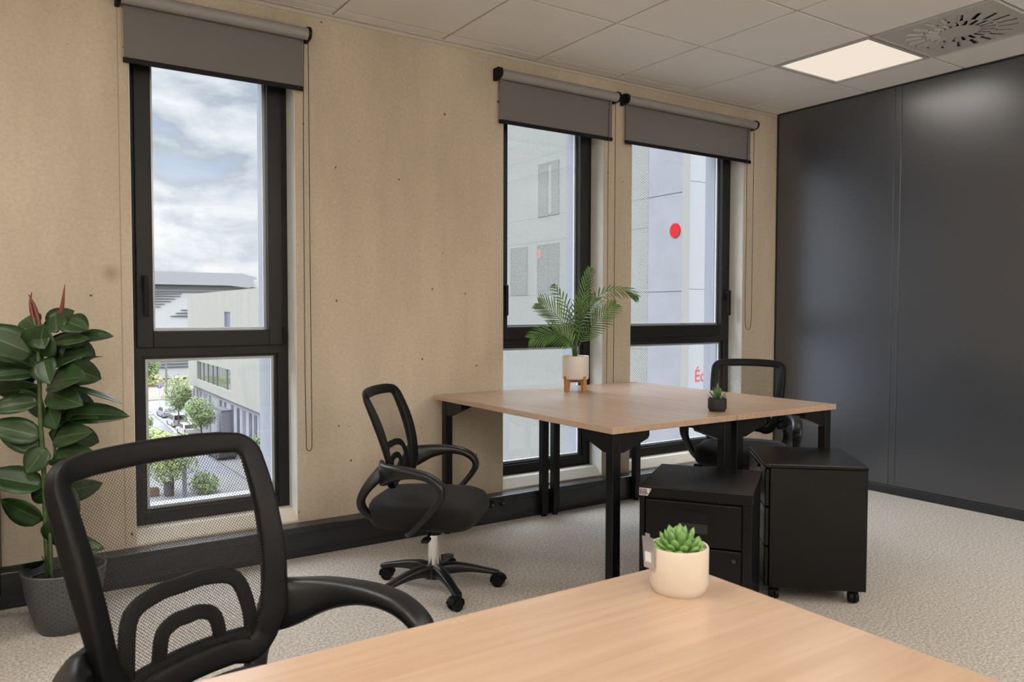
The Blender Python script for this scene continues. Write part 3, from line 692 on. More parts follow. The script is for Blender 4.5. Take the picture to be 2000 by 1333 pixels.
def rubber_plant():
    px = 527.0; X0, Y0 = 96, 1118       # frame of reference while measuring: stem / rim height
    t = thing('potted_rubber_plant', 'tall rubber plant in a patterned grey pot by the window wall', 'plant', (-4.555, -.415, 0))
    def P(x, y, w=0.0): return V((x-126)/px, w, .208+(1100-y)/px)
    pot = MB().lathe([(.078, 0), (.086, .006), (.108, .07), (.126, .14), (.136, .205), (.139, .225), (.136, .229), (.130, .226), (.124, .19), (.118, .185)], 48)
    pm = mat('grey_pattern_pot', (0.05, 0.053, 0.058), .5)
    nt = pm.node_tree; b = nt.nodes['Principled BSDF']; L = nt.links.new
    tc = N(nt, 'ShaderNodeTexCoord'); sp = N(nt, 'ShaderNodeSeparateXYZ'); at = N(nt, 'ShaderNodeMath', _operation='ARCTAN2'); cb = N(nt, 'ShaderNodeCombineXYZ')
    s1 = N(nt, 'ShaderNodeMath', _operation='MULTIPLY'); s1.inputs[1].default_value = 26/(2*PI)*1.0; s2 = N(nt, 'ShaderNodeMath', _operation='MULTIPLY'); s2.inputs[1].default_value = 52.0
    vo = N(nt, 'ShaderNodeTexVoronoi', Scale=1.0); vo.inputs['Randomness'].default_value = 0.0
    wv = N(nt, 'ShaderNodeMath', _operation='MULTIPLY'); wv.inputs[1].default_value = 26; sn = N(nt, 'ShaderNodeMath', _operation='SINE')
    rr = N(nt, 'ShaderNodeValToRGB'); e = rr.color_ramp.elements; e[0].position = .35; e[0].color = (.030, .032, .036, 1); e[1].position = .6; e[1].color = (.115, .12, .125, 1)
    L(tc.outputs['Object'], sp.inputs[0]); L(sp.outputs[0], at.inputs[0]); L(sp.outputs[1], at.inputs[1]); L(at.outputs[0], s1.inputs[0]); L(sp.outputs[2], s2.inputs[0])
    L(s1.outputs[0], cb.inputs[0]); L(s2.outputs[0], cb.inputs[1]); L(cb.outputs[0], vo.inputs['Vector']); L(vo.outputs['Distance'], wv.inputs[0]); L(wv.outputs[0], sn.inputs[0])
    L(sn.outputs[0], rr.inputs[0]); L(rr.outputs[0], b.inputs['Base Color'])
    obj('flower_pot', pot, pm, t, 40)
    obj('soil', MB().lathe([(0, .186), (.122, .186), (.06, .194), (0, .196)], 32), soil, t, True)
    def stem(pts, r0, r1):
        pp = smoothpath([P(*q) for q in pts], 5); n = len(pp)
        obj('stem', MB().sweep(pp, [(r0+(r1-r0)*i/(n-1),)*2 for i in range(n)], side=(0.3, 1, 0), n=10, sq=1), stem_m, t, True)
    stem([(97, 1112), (93, 1040), (92, 960), (90, 880), (86, 800), (86, 720), (84, 660), (78, 612)], .0105, .006)
    stem([(118, 1112, .02), (120, 1000, .03), (119, 900, .04), (121, 830, .05), (126, 720, .06), (128, 620, .06)], .009, .005)
    stem([(108, 1112, -.02), (107, 1010, -.02), (110, 920, 0), (104, 850, .03)], .008, .005)
    lf = MB(); rd = random.Random(4)
    # base(px), tip(px), width m, tip depth toward(-)/away(+), facing (u, w, z)
    leaves = [
     ((86,684),(108,624),.125,-.04,(0,-1,.15)), ((66,652),(-6,620),.05,-.02,(.2,-.5,.9)), ((78,682),(2,634),.12,-.10,(.3,-.9,.4)), ((82,632),(45,609),.075,.05,(0,-.8,.6)),
     ((92,628),(133,596),.085,.04,(-.4,-.9,.2)), ((126,618),(180,634),.085,-.03,(.3,-.8,.6)), ((98,660),(188,650),.055,-.05,(.1,-.75,.7)), ((150,652),(215,646),.055,.02,(.1,-.7,.7)),
     ((98,706),(175,674),.075,-.02,(.3,-.6,.7)), ((94,713),(188,681),.035,.03,(0,-.3,1)), ((95,737),(191,719),.105,-.10,(0,-.85,.55)), ((84,716),(-14,704),.15,-.03,(0,-.7,-.5)),
     ((84,740),(-10,760),.13,.02,(0,-.6,-.6)), ((88,716),(13,721),.062,-.09,(0,-.8,.6)), ((92,756),(187,771),.09,-.11,(-.1,-.9,.5)), ((112,742),(232,773),.04,.02,(.2,-.25,1)),
     ((100,820),(203,793),.04,-.06,(0,-.3,1)), ((118,800),(240,800),.085,.03,(.2,-.7,.7)), ((86,772),(-4,784),.07,-.05,(0,-.8,.5)), ((88,840),(0,810),.085,-.05,(.3,-.85,.4)),
     ((85,868),(8,812),.075,-.03,(.5,-.8,.2)), ((100,846),(195,824),.085,-.08,(0,-.85,.5)), ((106,884),(205,876),.10,-.03,(0,-.9,.35)), ((100,892),(192,876),.06,-.07,(0,-.6,-.6)),
     ((90,935),(-8,905),.10,-.06,(.1,-.6,.6)), ((94,800),(158,770),.12,.06,(0,-.8,-.3)), ((90,764),(40,790),.11,.05,(0,-.9,-.2)), ((100,700),(150,640),.12,.07,(0,-.9,.1)),
     ((118,1000),(152,935),.11,-.02,(.2,-.9,.3)), ((112,1052),(210,1048),.075,-.03,(.1,-.7,.7)), ((104,1046),(152,990),.105,-.05,(.3,-.9,.2)), ((88,1000),(15,958),.09,-.03,(.2,-.8,-.3)),
     ((92,1078),(-6,1092),.075,-.06,(0,-.5,-.8)), ((98,1105),(118,1062),.085,-.10,(-.5,-.8,.2)), ((100,890),(45,870),.07,.04,(0,-.8,-.4)), ((92,835),(152,842),.09,.06,(0,-.9,-.2)),
     ((90,735),(140,748),.10,.05,(0,-.9,-.2)), ((96,940),(60,965),.06,.02,(0,-.9,.1)), ((82,700),(35,672),.10,.04,(.3,-.9,.1)), ((112,905),(192,902),.07,.06,(0,-.8,.4)),
     ((110,950),(190,935),.08,.05,(.1,-.9,-.3)),
     ((112,660),(165,690),.09,.08,(0,-.9,.2)), ((118,700),(172,735),.09,.09,(.1,-.9,.1)), ((112,760),(160,800),.09,.09,(0,-.9,.1)), ((118,830),(165,862),.085,.09,(0,-.9,.1)),
     ((90,655),(48,690),.09,.07,(.2,-.9,.2)), ((94,690),(120,735),.085,-.05,(.1,-.95,.1)), ((92,780),(122,822),.085,-.05,(-.1,-.95,.1)), ((96,860),(70,905),.08,-.04,(.1,-.95,.1)),
     ((88,640),(112,668),.075,-.05,(0,-.9,.3)), ((122,640),(100,600),.08,.06,(0,-.9,.3))]
    for (bx, by), (tx, ty), w, dw, fc in leaves:
        bw = (0.06 if tx > 120 else 0.0)*(1 if by < 860 else 0)
        leafblade(lf, P(bx, by, bw*.5), P(tx, ty, bw*.5+dw), w*1.13, V(*fc), droop=rd.uniform(.08, .2), fold=rd.uniform(.12, .3))
    o = obj('foliage', lf, [leaf_m, leaf_rib], t, True); solid(o, .0012)
    for pts in ([(80, 634), (71, 600), (69, 578), (72, 562)], [(86, 636), (80, 602), (73, 582), (65, 567)], [(125, 604), (129, 590), (132, 570), (135, 548)]):
        pp = smoothpath([P(x, y, .01) for x, y in pts], 5); n = len(pp)
        obj('bud_sheath', MB().sweep(pp, [(.008*(1-(i/(n-1))**1.5)+.0006,)*2 for i in range(n)], side=(0.3, 1, 0), n=8, sq=1), bud_m, t, True)
rubber_plant()

def palm():
    px = 367.0
    t = thing('potted_palm', 'small artificial palm in a white pot on wooden legs on the desk', 'plant', (-2.092, -.302, .723))
    def P(x, y, w=0.0): return V((x-1119)/px, w, .063+(742-y)/px)   # local to the pot foot
    pot = MB().lathe([(.066, .066), (.0715, .070), (.0735, .078), (.0735, .192), (.072, .195), (.069, .192), (.067, .16), (.0, .16)], 48)
    obj('flower_pot', pot, white_ceramic2, t, 40)
    obj('soil', MB().lathe([(0, .165), (.067, .165), (.03, .172), (0, .173)], 24), soil, t, True)
    sd = MB()
    for k in range(2):
        a = R(3+90*k); d = Vector((math.cos(a), math.sin(a), 0)); n = Vector((-d.y, d.x, 0))
        zz = .0002*k
        poly = [(-.0735, 0), (-.059, 0), (-.0535, .042), (-.046, .050), (.046, .050), (.0535, .042), (.059, 0), (.0735, 0), (.078, .085), (.0755, .085), (.0755, .067), (-.0755, .067), (-.0755, .085), (-.078, .085)]
        vs = []
        for s in (-.009, .009): vs += [tuple(d*p + n*s + Vector((0, 0, q+zz))) for p, q in poly]
        m = len(poly); sd.add(vs, [tuple(range(m))[::-1], tuple(range(m, 2*m))] + [(i, (i+1) % m, m+(i+1) % m, m+i) for i in range(m)])
    obj('wooden_stand', sd, stand_wood, t)
    rd = random.Random(7)
    def frond(ctrl, n, ll, spread, face, w=.0085, droop=.25):
        pp = smoothpath([P(*c) for c in ctrl], 10); mbf = MB(); m = len(pp)
        mbf.sweep(pp, [(.0034*(1-.75*i/(m-1)),)*2 for i in range(m)], side=(0.3, 1, 0.1), n=6, sq=1)
        fc = Vector(V(*face)).normalized()
        for k in range(n):
            f = .30+.70*k/(n-1); i = min(int(f*(m-1)), m-2); p = Vector(pp[i]).lerp(Vector(pp[i+1]), f*(m-1)-i)
            tg = (Vector(pp[i+1])-Vector(pp[i])).normalized(); sdv = tg.cross(fc).normalized()
            ln = ll*(math.sin(PI*(.16+.80*(k/(n-1))))**.6)*rd.uniform(.9, 1.08)
            for s in (-1, 1):
                an = R(spread)*(1-.45*k/(n-1)); d = (tg*math.cos(an)+sdv*s*math.sin(an)+fc*rd.uniform(.02, .22)).normalized()
                nn = d.cross(tg); nn = nn.normalized() if nn.length > 1e-4 else fc
                vs = []; fs = []; Q = 5
                for j in range(Q+1):
                    q = j/Q; c = p + d*(ln*q) + Vector((0, 0, -droop*ln*q*q)); ww = w*.5*(math.sin(PI*min(1, q*.85+.12))**.8) if j < Q else 0.0004
                    wd_ = fc.cross(d).normalized()
                    vs += [c-wd_*ww, c+fc*ww*.35, c+wd_*ww]
                for j in range(Q): o = j*3; fs += [(o, o+1, o+4, o+3), (o+1, o+2, o+5, o+4)]
                mbf.add(vs, fs)
        obj('frond', mbf, palm_m, t, True)
    B = (1117, 700)
    frond([(1118, 702, 0), (1122, 640, .01), (1134, 575, .02), (1148, 522, .03)], 17, .088, 42, (.1, -1, .1), .0085, .05)
    frond([(1119, 702, 0), (1130, 630, -.02), (1165, 572, -.05), (1210, 562, -.08), (1236, 574, -.09)], 20, .085, 62, (-.1, -.6, .8), .0082, .30)
    frond([(1120, 702, 0), (1130, 660, -.04), (1160, 622, -.08), (1192, 592, -.10)], 19, .10, 55, (.2, -.9, .3), .0082, .12)
    frond([(1116, 702, 0), (1112, 640, .03), (1100, 590, .06), (1076, 553, .09)], 12, .075, 48, (-.2, -.9, .3), .0082, .25)
    frond([(1115, 702, 0), (1105, 650, -.04), (1078, 612, -.07), (1046, 590, -.08)], 20, .115, 58, (.2, -.9, .4), .0082, .02)
    frond([(1115, 702, 0), (1108, 665, -.09), (1074, 646, -.13), (1030, 656, -.15)], 20, .115, 60, (.1, -.85, .5), .0088, .22)
    frond([(1118, 702, 0), (1124, 640, -.07), (1140, 600, -.12), (1160, 582, -.16)], 15, .085, 60, (.1, -.7, .7), .0082, .35)
    frond([(1118, 702, 0), (1118, 640, .05), (1130, 598, .10), (1150, 570, .14)], 14, .085, 55, (.1, -.8, .5), .0082, .15)
palm()

def rosette(mb, layers, size, rd, fat=1.0, c=(0,0,0)):
    for n, r, el, ln, w, off in layers:
        for k in range(n):
            a = 2*PI*(k+off)/n + rd.uniform(-.08, .08); e = R(el+rd.uniform(-5, 5)); l = ln*rd.uniform(.92, 1.08)
            d = Vector((math.cos(a)*math.cos(e), math.sin(a)*math.cos(e), math.sin(e))); s = Vector((-math.sin(a), math.cos(a), 0)); nn = d.cross(s)
            b = Vector(c)+Vector((math.cos(a)*r, math.sin(a)*r, 0)); pts = []; sec = []
            for j in range(7):
                q = j/6; pts.append(b + d*(l*q) - nn*(-.12*l*q*q)); f = (.42+.85*q)*(1.0-q**3)**.5 if q < 1 else .02
                sec.append((max(w*f, .0004), max(w*.42*f*fat, .0003)))
            mb.sweep(pts, sec, side=lambda i, tt: s, n=8, sq=1)
rd = random.Random(3)
t = thing('potted_succulent', 'fat leaved green succulent in a cream pot with a silver tag', 'plant', (-3.876, -2.802, .723))
obj('flower_pot', MB().lathe([(.040, 0), (.0415, .002), (.043, .006), (.0455, .012), (.0458, .069), (.0448, .0715), (.0425, .071), (.0415, .066), (.0415, .058), (0, .058)], 56), white_ceramic, t, 40)
obj('soil', MB().lathe([(0, .061), (.0412, .061), (.02, .063), (0, .063)], 24), soil, t, True)
sb = MB(); rosette(sb, [(11, .016, 16, .027, .0082, 0), (10, .014, 32, .029, .0084, .5), (9, .011, 47, .033, .0086, .2), (7, .008, 62, .038, .0085, .6), (5, .005, 75, .042, .008, .1), (3, .002, 85, .043, .007, .3)], 1, rd, 1.3, (0, 0, .060))
obj('succulent_leaves', sb, succ_m, t, True)
tg = MB(); a = Vector(V(-.0475, -.012, .0)); q = Vector(V(-.25, -1, 0)).normalized()
sdir = Vector(V(.62, -.78, 0)).normalized(); nrm = Vector((sdir.y, -sdir.x, 0))
def tagq(c, w, z0, z1, th, mi, lean=0):
    vs = []
    for k in (0, 1):
        for s, z in ((-1, z0), (1, z0), (1, z1), (-1, z1)): vs.append(tuple(c + sdir*(s*w) + nrm*(th*k-th/2) + nrm*lean*(z-.03) + Vector((0, 0, z))))
    tg.add(vs, [(3,2,1,0),(4,5,6,7),(0,1,5,4),(1,2,6,5),(2,3,7,6),(3,0,4,7)], mi)
ctr = Vector(V(-.0478, -.012, 0))
tagq(ctr, .011, .038, .088, .0012, 0, .10); tagq(ctr+Vector(V(-.0012, 0, 0)), .006, .048, .064, .0006, 1, .10); tagq(ctr, .004, .083, .094, .0012, 0, .1)
obj('silver_tag', tg, [tag_m, tag_p], t)

t = thing('potted_succulent', 'tiny spiky green plant in a black pot on the desk seam', 'plant', (-2.112, -1.325, .723))
obj('flower_pot', MB().lathe([(.034, 0), (.036, .002), (.036, .008), (.0395, .011), (.0405, .016), (.0405, .056), (.0385, .058), (.036, .055), (.036, .049), (0, .049)], 48), black_ceramic, t, 40)
obj('soil', MB().lathe([(0, .052), (.0355, .052), (.015, .054), (0, .054)], 24), mat('grey_gravel', (.16, .15, .14), .9, bump=(200, .9, .004)), t, True)
sb = MB(); rosette(sb, [(9, .008, 22, .042, .0055, 0), (8, .007, 42, .046, .0058, .5), (6, .004, 62, .058, .0058, .2), (4, .002, 78, .068, .0055, .4)], 1, rd, .6, (0, 0, .052))
obj('spiky_leaves', sb, agave_m, t, True)

#@EXTERIOR
# ------------------------------------------------------------------ the street outside (about eleven metres below the floor)
G = -11.3
asphalt = mat('asphalt', (0.1074, 0.1066, 0.1173), 0.9, var=(1.5, .9, 1.1)); paving = mat('pale_paving', (0.125, 0.118, 0.112), 0.9, var=(2, .9, 1.08))
sand = mat('dry_verge', (0.125, 0.10, 0.072), 0.95, var=(.35, .75, 1.2)); white_line = mat('road_paint', (0.3616, 0.3444, 0.3272), .7)
facade_m = mat('pale_cladding', (0.2025, 0.1902, 0.1599), 0.75, var=(1.3, .93, 1.05, (1, 1, .08)))
soffit_m = mat('grey_lavender_render', (0.1935, 0.1845, 0.1943), 0.8); slit_m = mat('dark_window', (0.0426, 0.0435, 0.0623), .25)
slit2_m = mat('pale_window', (0.1123, 0.1082, 0.1287), .3)
refl_m = mat('reflecting_window', (0.1722, 0.1968, 0.1714), .06, metal=.75); conc_m = mat('grey_panel_concrete', (0.1722, 0.1681, 0.1755), .8, var=(.9, .9, 1.07))
white_panel = mat('white_panel', (0.2337, 0.2296, 0.2255), .6); red_m = mat('red_disc', (0.30, 0.002, 0.004), .6, spec=.2); red_letter = mat('red_letter', (0.3616, 0.0410, 0.0426), .5)
inner_m = mat('wall_behind_mesh', (0.16, 0.155, 0.14), .8)  # shade of the gap behind the screen put into a darker colour
screen_m = netting('expanded_metal', (0.2706, 0.2706, 0.2378), .6, 1, .105, 0.34, squash=1.45)
roof_m = mat('roof_metal', (0.17, 0.168, 0.168), .6); stad_m = mat('white_shell', (0.26, 0.255, 0.245), .6, var=(.05, .96, 1.03)); slot_m = mat('louvre_shadow_gap', (0.0648, 0.0697, 0.0697), .5)
tree_g = mat('street_tree_leaf', (0.106, 0.149, 0.045), .6, var=(1.2, .6, 1.5)); tree_y = mat('light_tree_leaf', (0.163, 0.196, 0.051), .6, var=(1.2, .7, 1.4)); trunk2 = mat('tree_trunk', (0.0517, 0.0369, 0.0230), .9)
hedge_m = mat('hedge_leaf', (0.188, 0.178, 0.062), .7, var=(.5, .6, 1.4))
car_white = mat('car_white', (0.2927, 0.2788, 0.2731), .25); car_silver = mat('car_silver', (0.2066, 0.1968, 0.2107), .3, metal=.2); car_dark = mat('car_dark', (0.0254, 0.0271, 0.0353), .25); car_glass = mat('car_glass', (0.0107, 0.0115, 0.0123), .1); tyre = mat('tyre', (0.010,)*3, .8); tail = mat('tail_light', (0.3018, 0.0082, 0.0090), .3)
pole_m = mat('pole_grey', (0.0951, 0.0902, 0.0894), .5); sign_blue = mat('sign_blue', (0.0172, 0.0574, 0.2337), .5); sign_white = mat('sign_white', (0.3444, 0.3280, 0.3116), .5)

gb = MB().box((-400, .9, G-.5), (600, 1500, G), 0)
obj('floor_street', gb, asphalt, kind='structure')
obj('trim_pavement', MB().prism([(10.95, 2), (10.9, 80), (11.8, 101.5), (13, 103), (30, 104), (30, 2)], G, G+.10), paving, kind='structure')
obj('trim_near_pavement', MB().prism([(-20, 2), (-20, 59), (4.5, 59), (10.6, 56.5), (10.6, 2)], G, G+.11), paving, kind='structure')
obj('trim_verge', MB().box((-150, 113.5, G), (250, 148, G+.12)), sand, kind='structure')
ln = MB()
for y, w in ((118.5, .9), (126.5, 1.6)): ln.box((-120, y, G+.12), (220, y+w, G+.14))
obj('trim_path', ln, paving, kind='structure')
ln = MB().box((3.6, 79, G), (9.2, 79.35, G+.012)).box((11.2, 97.5, G+.1), (14.5, 98.0, G+.112)).prism([(10.9, 80), (11.75, 101), (11.95, 101), (11.1, 80)], G+.1, G+.14)
obj('trim_road_marking', ln, white_line, kind='structure')

# the neighbouring wing: local +y runs along its facade away from us, local x = 0 is the facade
bx = thing('school_building', 'pale school building with perforated metal screen and concrete end, beside the street outside', 'building', (11.68, 12.16, G), R(-1.47))
z0 = -G
def B(a, b): return ((a[0], a[1], a[2]+z0), (b[0], b[1], b[2]+z0))
def bpart(name, boxes, m, parent=bx, **k):
    q = MB()
    for a, b in boxes: q.box(*B(a, b))
    return obj(name, q, m, parent, **k)
bpart('upper_wall', [((.35, 1.42, -6.8), (14, 30, 14))], inner_m)
jz = [-6.85, -1.9, .02, 1.75, 3.67, 4.55, 6.7, 9.0, 11.2, 14]
sc = MB()
for zi in range(len(jz)-1):
    for k in range(0, 22):
        ya, yb_ = 1.42+k*1.3, 1.42+(k+1)*1.3
        a, b = B((0, ya+.004, jz[zi]+.007), (.01, yb_-.004, jz[zi+1]-.007))
        sc.add([(0, a[1], a[2]), (0, b[1], a[2]), (0, b[1], b[2]), (0, a[1], b[2])], [(0, 1, 2, 3)])
obj('metal_screen', sc, screen_m, bx)
for ya, yb_, za, zb_ in ((6.42, 7.7, 4.62, 6.55), (6.4, 7.75, 1.8, 3.6), (8.45, 9.6, 1.8, 3.6), (11, 12.3, 1.8, 3.6), (11, 12.3, 4.6, 6.5), (2.6, 3.9, -3.4, -1.6)):
    w = bpart('window', [((.30, ya, za), (.36, yb_, zb_))], vent_dark)
bpart('curtain', [((.28, 6.85, 4.7), (.31, 7.0, 6.4)), ], inner_m)
dk = MB().cyl((.25, 7.58, 3.28+z0), (.345, 7.58, 3.28+z0), .16, n=28); obj('red_disc', dk, red_m, bx)
bpart('concrete_end', [((0, 0, a+.012), (.29, 1.41, b-.012)) for a, b in zip([-11.3, -6.8, -2.1, 1.74, 4.55, 9.4], [-6.8, -2.1, 1.74, 4.55, 9.4, 14])]+[((.02, .02, -11.3), (.29, 1.4, 14))], conc_m)
bpart('end_pilaster', [((0.0, -.006, -11.3), (.27, .001, 14))], facade_m)
bpart('white_end_wall', [((.31, .05, a+.006), (6, .4, b-.006)) for a, b in zip([-11.3, -4.4, -1.3, 1.81, 4.91, 8.0], [-4.4, -1.3, 1.81, 4.91, 8.0, 14])]+[((.31, .08, -11.3), (6, .4, 14))], white_panel)
dk = MB().cyl((-.03, .26, 3.49+z0), (.01, .26, 3.49+z0), .205, n=40); obj('red_disc', dk, red_m, bx)
cu = bpy.data.curves.new('sign_letters', 'FONT'); cu.body = '\u00c9c'; cu.size = .50; cu.extrude = .015
to = bpy.data.objects.new('tmp_text', cu); C.objects.link(to); bpy.context.view_layer.update()
me = bpy.data.meshes.new_from_object(to.evaluated_get(bpy.context.evaluated_depsgraph_get())); bpy.data.objects.remove(to); bpy.data.curves.remove(cu)
me.name = 'sign_letters'; me.materials.clear(); me.materials.append(red_letter)
so = bpy.data.objects.new('sign_letters', me); C.objects.link(so); so.parent = bx; so.rotation_euler = (PI/2, 0, 0); so.location = (.60, .055, -.87+z0); so.scale = (.92, 1, 1)
# low wing further away
bpart('low_wing_wall', [((0, 30, -6.85), (14, 55.4, 2.94)), ((0, 70.6, -6.85), (14, 75.4, 2.94)), ((0, 55.4, -6.85), (14, 70.6, -6.0)), ((0, 57.6, -4.1), (14, 70.6, 2.94)), ((0, 55.4, -4.1), (14, 57.6, -2.2)), ((0, 55.4, 1.06), (14, 57.6, 2.94)), ((.3, 55.3, -6.2), (13.9, 70.7, 2))], facade_m)
bpart('strip_window', [((.12, 55.4, -6.0), (.2, 70.6, -4.1))], refl_m)
bpart('window_mullion', [((.05, y, -6.0), (.14, y+.1, -4.1)) for y in (57.2, 61.3, 63.2, 65.4, 67.6, 69.4)], pole_m)
bpart('slit_window', [((.10, 55.4, -2.2), (.2, 57.6, 1.06))], mat('blue_slit', (.055, .06, .115), .3))
bpart('ground_floor_wall', [((.35, 30, -11.3), (13, 74.6, -6.85))], soffit_m)
for y, w, dkk in ((73.9, .7, 1), (72.2, .5, 1), (70.3, .6, 1), (67.4, 1.7, 0), (65.6, .7, 0), (60.7, .8, 1), (58.9, .6, 1), (56.0, .9, 1), (53.8, .8, 1), (51.7, .9, 0), (49.6, .8, 1), (48.0, .8, 1), (46.6, .6, 0), (44.5, .8, 1)):
    bpart('window', [((.30, y, -10.9), (.36, y+w, -7.35))], slit_m if dkk else slit2_m)
bpart('entrance_porch', [((-.5, 56.9, -11.2), (.4, 57.1, -7.9)), ((-.5, 56.9, -8.0), (.4, 60.0, -7.8))], slit2_m)

# white stadium-like hall across the road
st = thing('stadium_building', 'white long hall with dark louvre bands and a metal roof, across the road', 'building', (27, 146, G))
def S(px, py, w=0): return (19.63+(px-296)*.0879-27, 1.161-(py-608)*.0884-G)
def sprism(name, poly, y0, y1, m): return obj(name, MB().prism([S(*p) for p in poly], y0, y1, 'y'), m, st)
sprism('lower_wall', [(60, 745), (60, 556), (486, 556), (520, 572), (560, 575), (560, 745)], 0.6, 40, stad_m)
sprism('roof', [(40, 555.5), (40, 532), (120, 529.5), (470, 529.5), (497, 536), (503, 541), (494, 543), (494, 556), (484, 559.5), (446, 555.5)], -.35, 30, roof_m)
sprism('roof_end', [(488, 556), (488, 543), (520, 541), (560, 541), (560, 562)], 3, 40, stad_m)
for k, (py, xr, h) in enumerate(((557.6, 480, 2.4), (562.6, 478, 2.6), (568.4, 456, 2.6), (573.6, 352, 2.4), (578.6, 350, 1.5), (584, 340, 1.5), (589.3, 332, 1.6), (594.8, 320, 1.5), (600.3, 312, 1.3))):
    sprism('louvre', [(100, py-h/2), (xr-42, py-h/2), (xr, py-.5), (xr-42, py+h/2), (100, py+h/2)], .35, .75, slot_m)
for py, xl, h in ((606.2, 350, 1.0), (612.5, 340, 1.6), (618.6, 330, 2.0)):
    sprism('louvre', [(xl, py), (xl+22, py-h/2), (470, py-h/2), (470, py+h/2), (xl+22, py+h/2)], .35, .75, slot_m)
for py in (702.5, 709, 715.5, 721.6): sprism('louvre', [(180, py-1.1), (480, py-1.1), (480, py+1.1), (180, py+1.1)], .35, .75, slot_m)
obj('antenna', MB().cyl((S(306, 530)[0], 5, S(306, 530)[1]), (S(306, 512)[0], 5, S(306, 512)[1]), .08, n=6), pole_m, st)

def leafcloud(mb, c, rad, n, size, rd, hollow=.55):
    for _ in range(n):
        while True:
            v = Vector((rd.uniform(-1, 1), rd.uniform(-1, 1), rd.uniform(-1, 1)))
            if hollow < v.length < 1: break
        w = 1+.25*math.sin(v.x*5+v.z*4)*math.cos(v.y*5)
        p = Vector(c)+Vector((v.x*rad[0]*w, v.y*rad[1]*w, v.z*rad[2]*w)); d = Vector((rd.gauss(0, 1), rd.gauss(0, 1), rd.gauss(0, .7))).normalized(); s = d.orthogonal().normalized(); q = size*rd.uniform(.6, 1.3)
        mb.add([p-d*q, p+s*q*.45, p+d*q, p-s*q*.45], [(0, 1, 2, 3)])
def tree(label, x, y, zc, rad, m, seed, n=1100, name='street_tree', cat='tree', leaf=.105):
    n = int(n*2.2); rd = random.Random(seed); t = thing(name, label, cat, (x, y, G), 0, 'trees along the street' if cat == 'tree' else None); h = zc-G
    tk = MB(); top = h+rad[2]*.5
    pp = smoothpath([(0, 0, 0), (.04, .03, h*.4), (-.03, .05, h*.8), (0, 0, top)], 4); k = len(pp)
    tk.sweep(pp, [(.10*(1-.75*i/(k-1)),)*2 for i in range(k)], n=7, sq=1, side=(1, .2, 0))
    for q in range(6):
        a = rd.uniform(0, 2*PI); zz = h*.55+rd.uniform(0, .3)*h; e = (rad[0]*.7*math.cos(a), rad[1]*.7*math.sin(a), zz+rad[2]*.6); tk.cyl((0, 0, zz), e, .035, .012, n=5)
    obj('trunk', tk, trunk2, t, True)
    lb = MB(); leafcloud(lb, (0, 0, h), rad, int(n*.6), leaf, rd, .15)
    for q in range(7):
        v = Vector((rd.gauss(0, 1), rd.gauss(0, 1), rd.gauss(0, 1))).normalized(); leafcloud(lb, (v.x*rad[0]*.62, v.y*rad[1]*.62, h+v.z*rad[2]*.62), [r*.48 for r in rad], n//12, leaf, rd, .2)
    obj('foliage', lb, m, t)
tree('bushy green street tree right behind the white parked cars', 11.79, 83.69, -7.7, (1.45, 1.45, 1.8), tree_g, 1, 1500)
tree('round green street tree against the row of narrow ground floor windows', 11.9, 73.82, -8.5, (1.5, 1.5, 1.5), tree_g, 2, 1500)
tree('yellow green street tree at the left side of the street, above the chair back', 5.6, 62.6, -8.9, (1.45, 1.45, .95), tree_y, 3, 1100)
tree('yellow green tree on the near pavement, seen through the chair netting', 5.31, 51.83, -8.5, (1.75, 1.75, 1.7), tree_y, 5, 1500)
tree('small green tree standing close to the pale school wall', 12.2, 56.62, -9.7, (.7, .7, 1.4), tree_g, 6, 500)
tree('tall pale conifer beside the hedge across the road', 17.15, 135.58, -8.3, (1.7, 1.7, 3.6), tree_g, 7, 900, leaf=.24)
tree('thin green sapling at the edge of the far road', 7.84, 77.83, -9.5, (.6, .6, .7), tree_g, 8, 220)
t = thing('round_bush', 'round green bush on the near pavement beside a grey post', 'bush', (7.33, 51.57, G)); lb = MB(); rd = random.Random(9); leafcloud(lb, (0, 0, .75), (.95, .95, .8), 700, .13, rd, .1); obj('foliage', lb, tree_g, t)
obj('stem', MB().cyl((0, 0, 0), (0, 0, .6), .05, n=6), trunk2, t)
hb = MB(); rd = random.Random(11)
for k in range(34): leafcloud(hb, (-6+k*2.0, 133.6+rd.uniform(-.6, .6), G+.75+rd.uniform(-.2, .35)), (1.5, .9, .95+rd.uniform(-.2, .3)), 70, .3, rd, .2)
h = obj('hedge', hb, hedge_m); tag(h, 'low olive and yellow hedge running along the far side of the road', 'hedge'); h['kind'] = 'stuff'

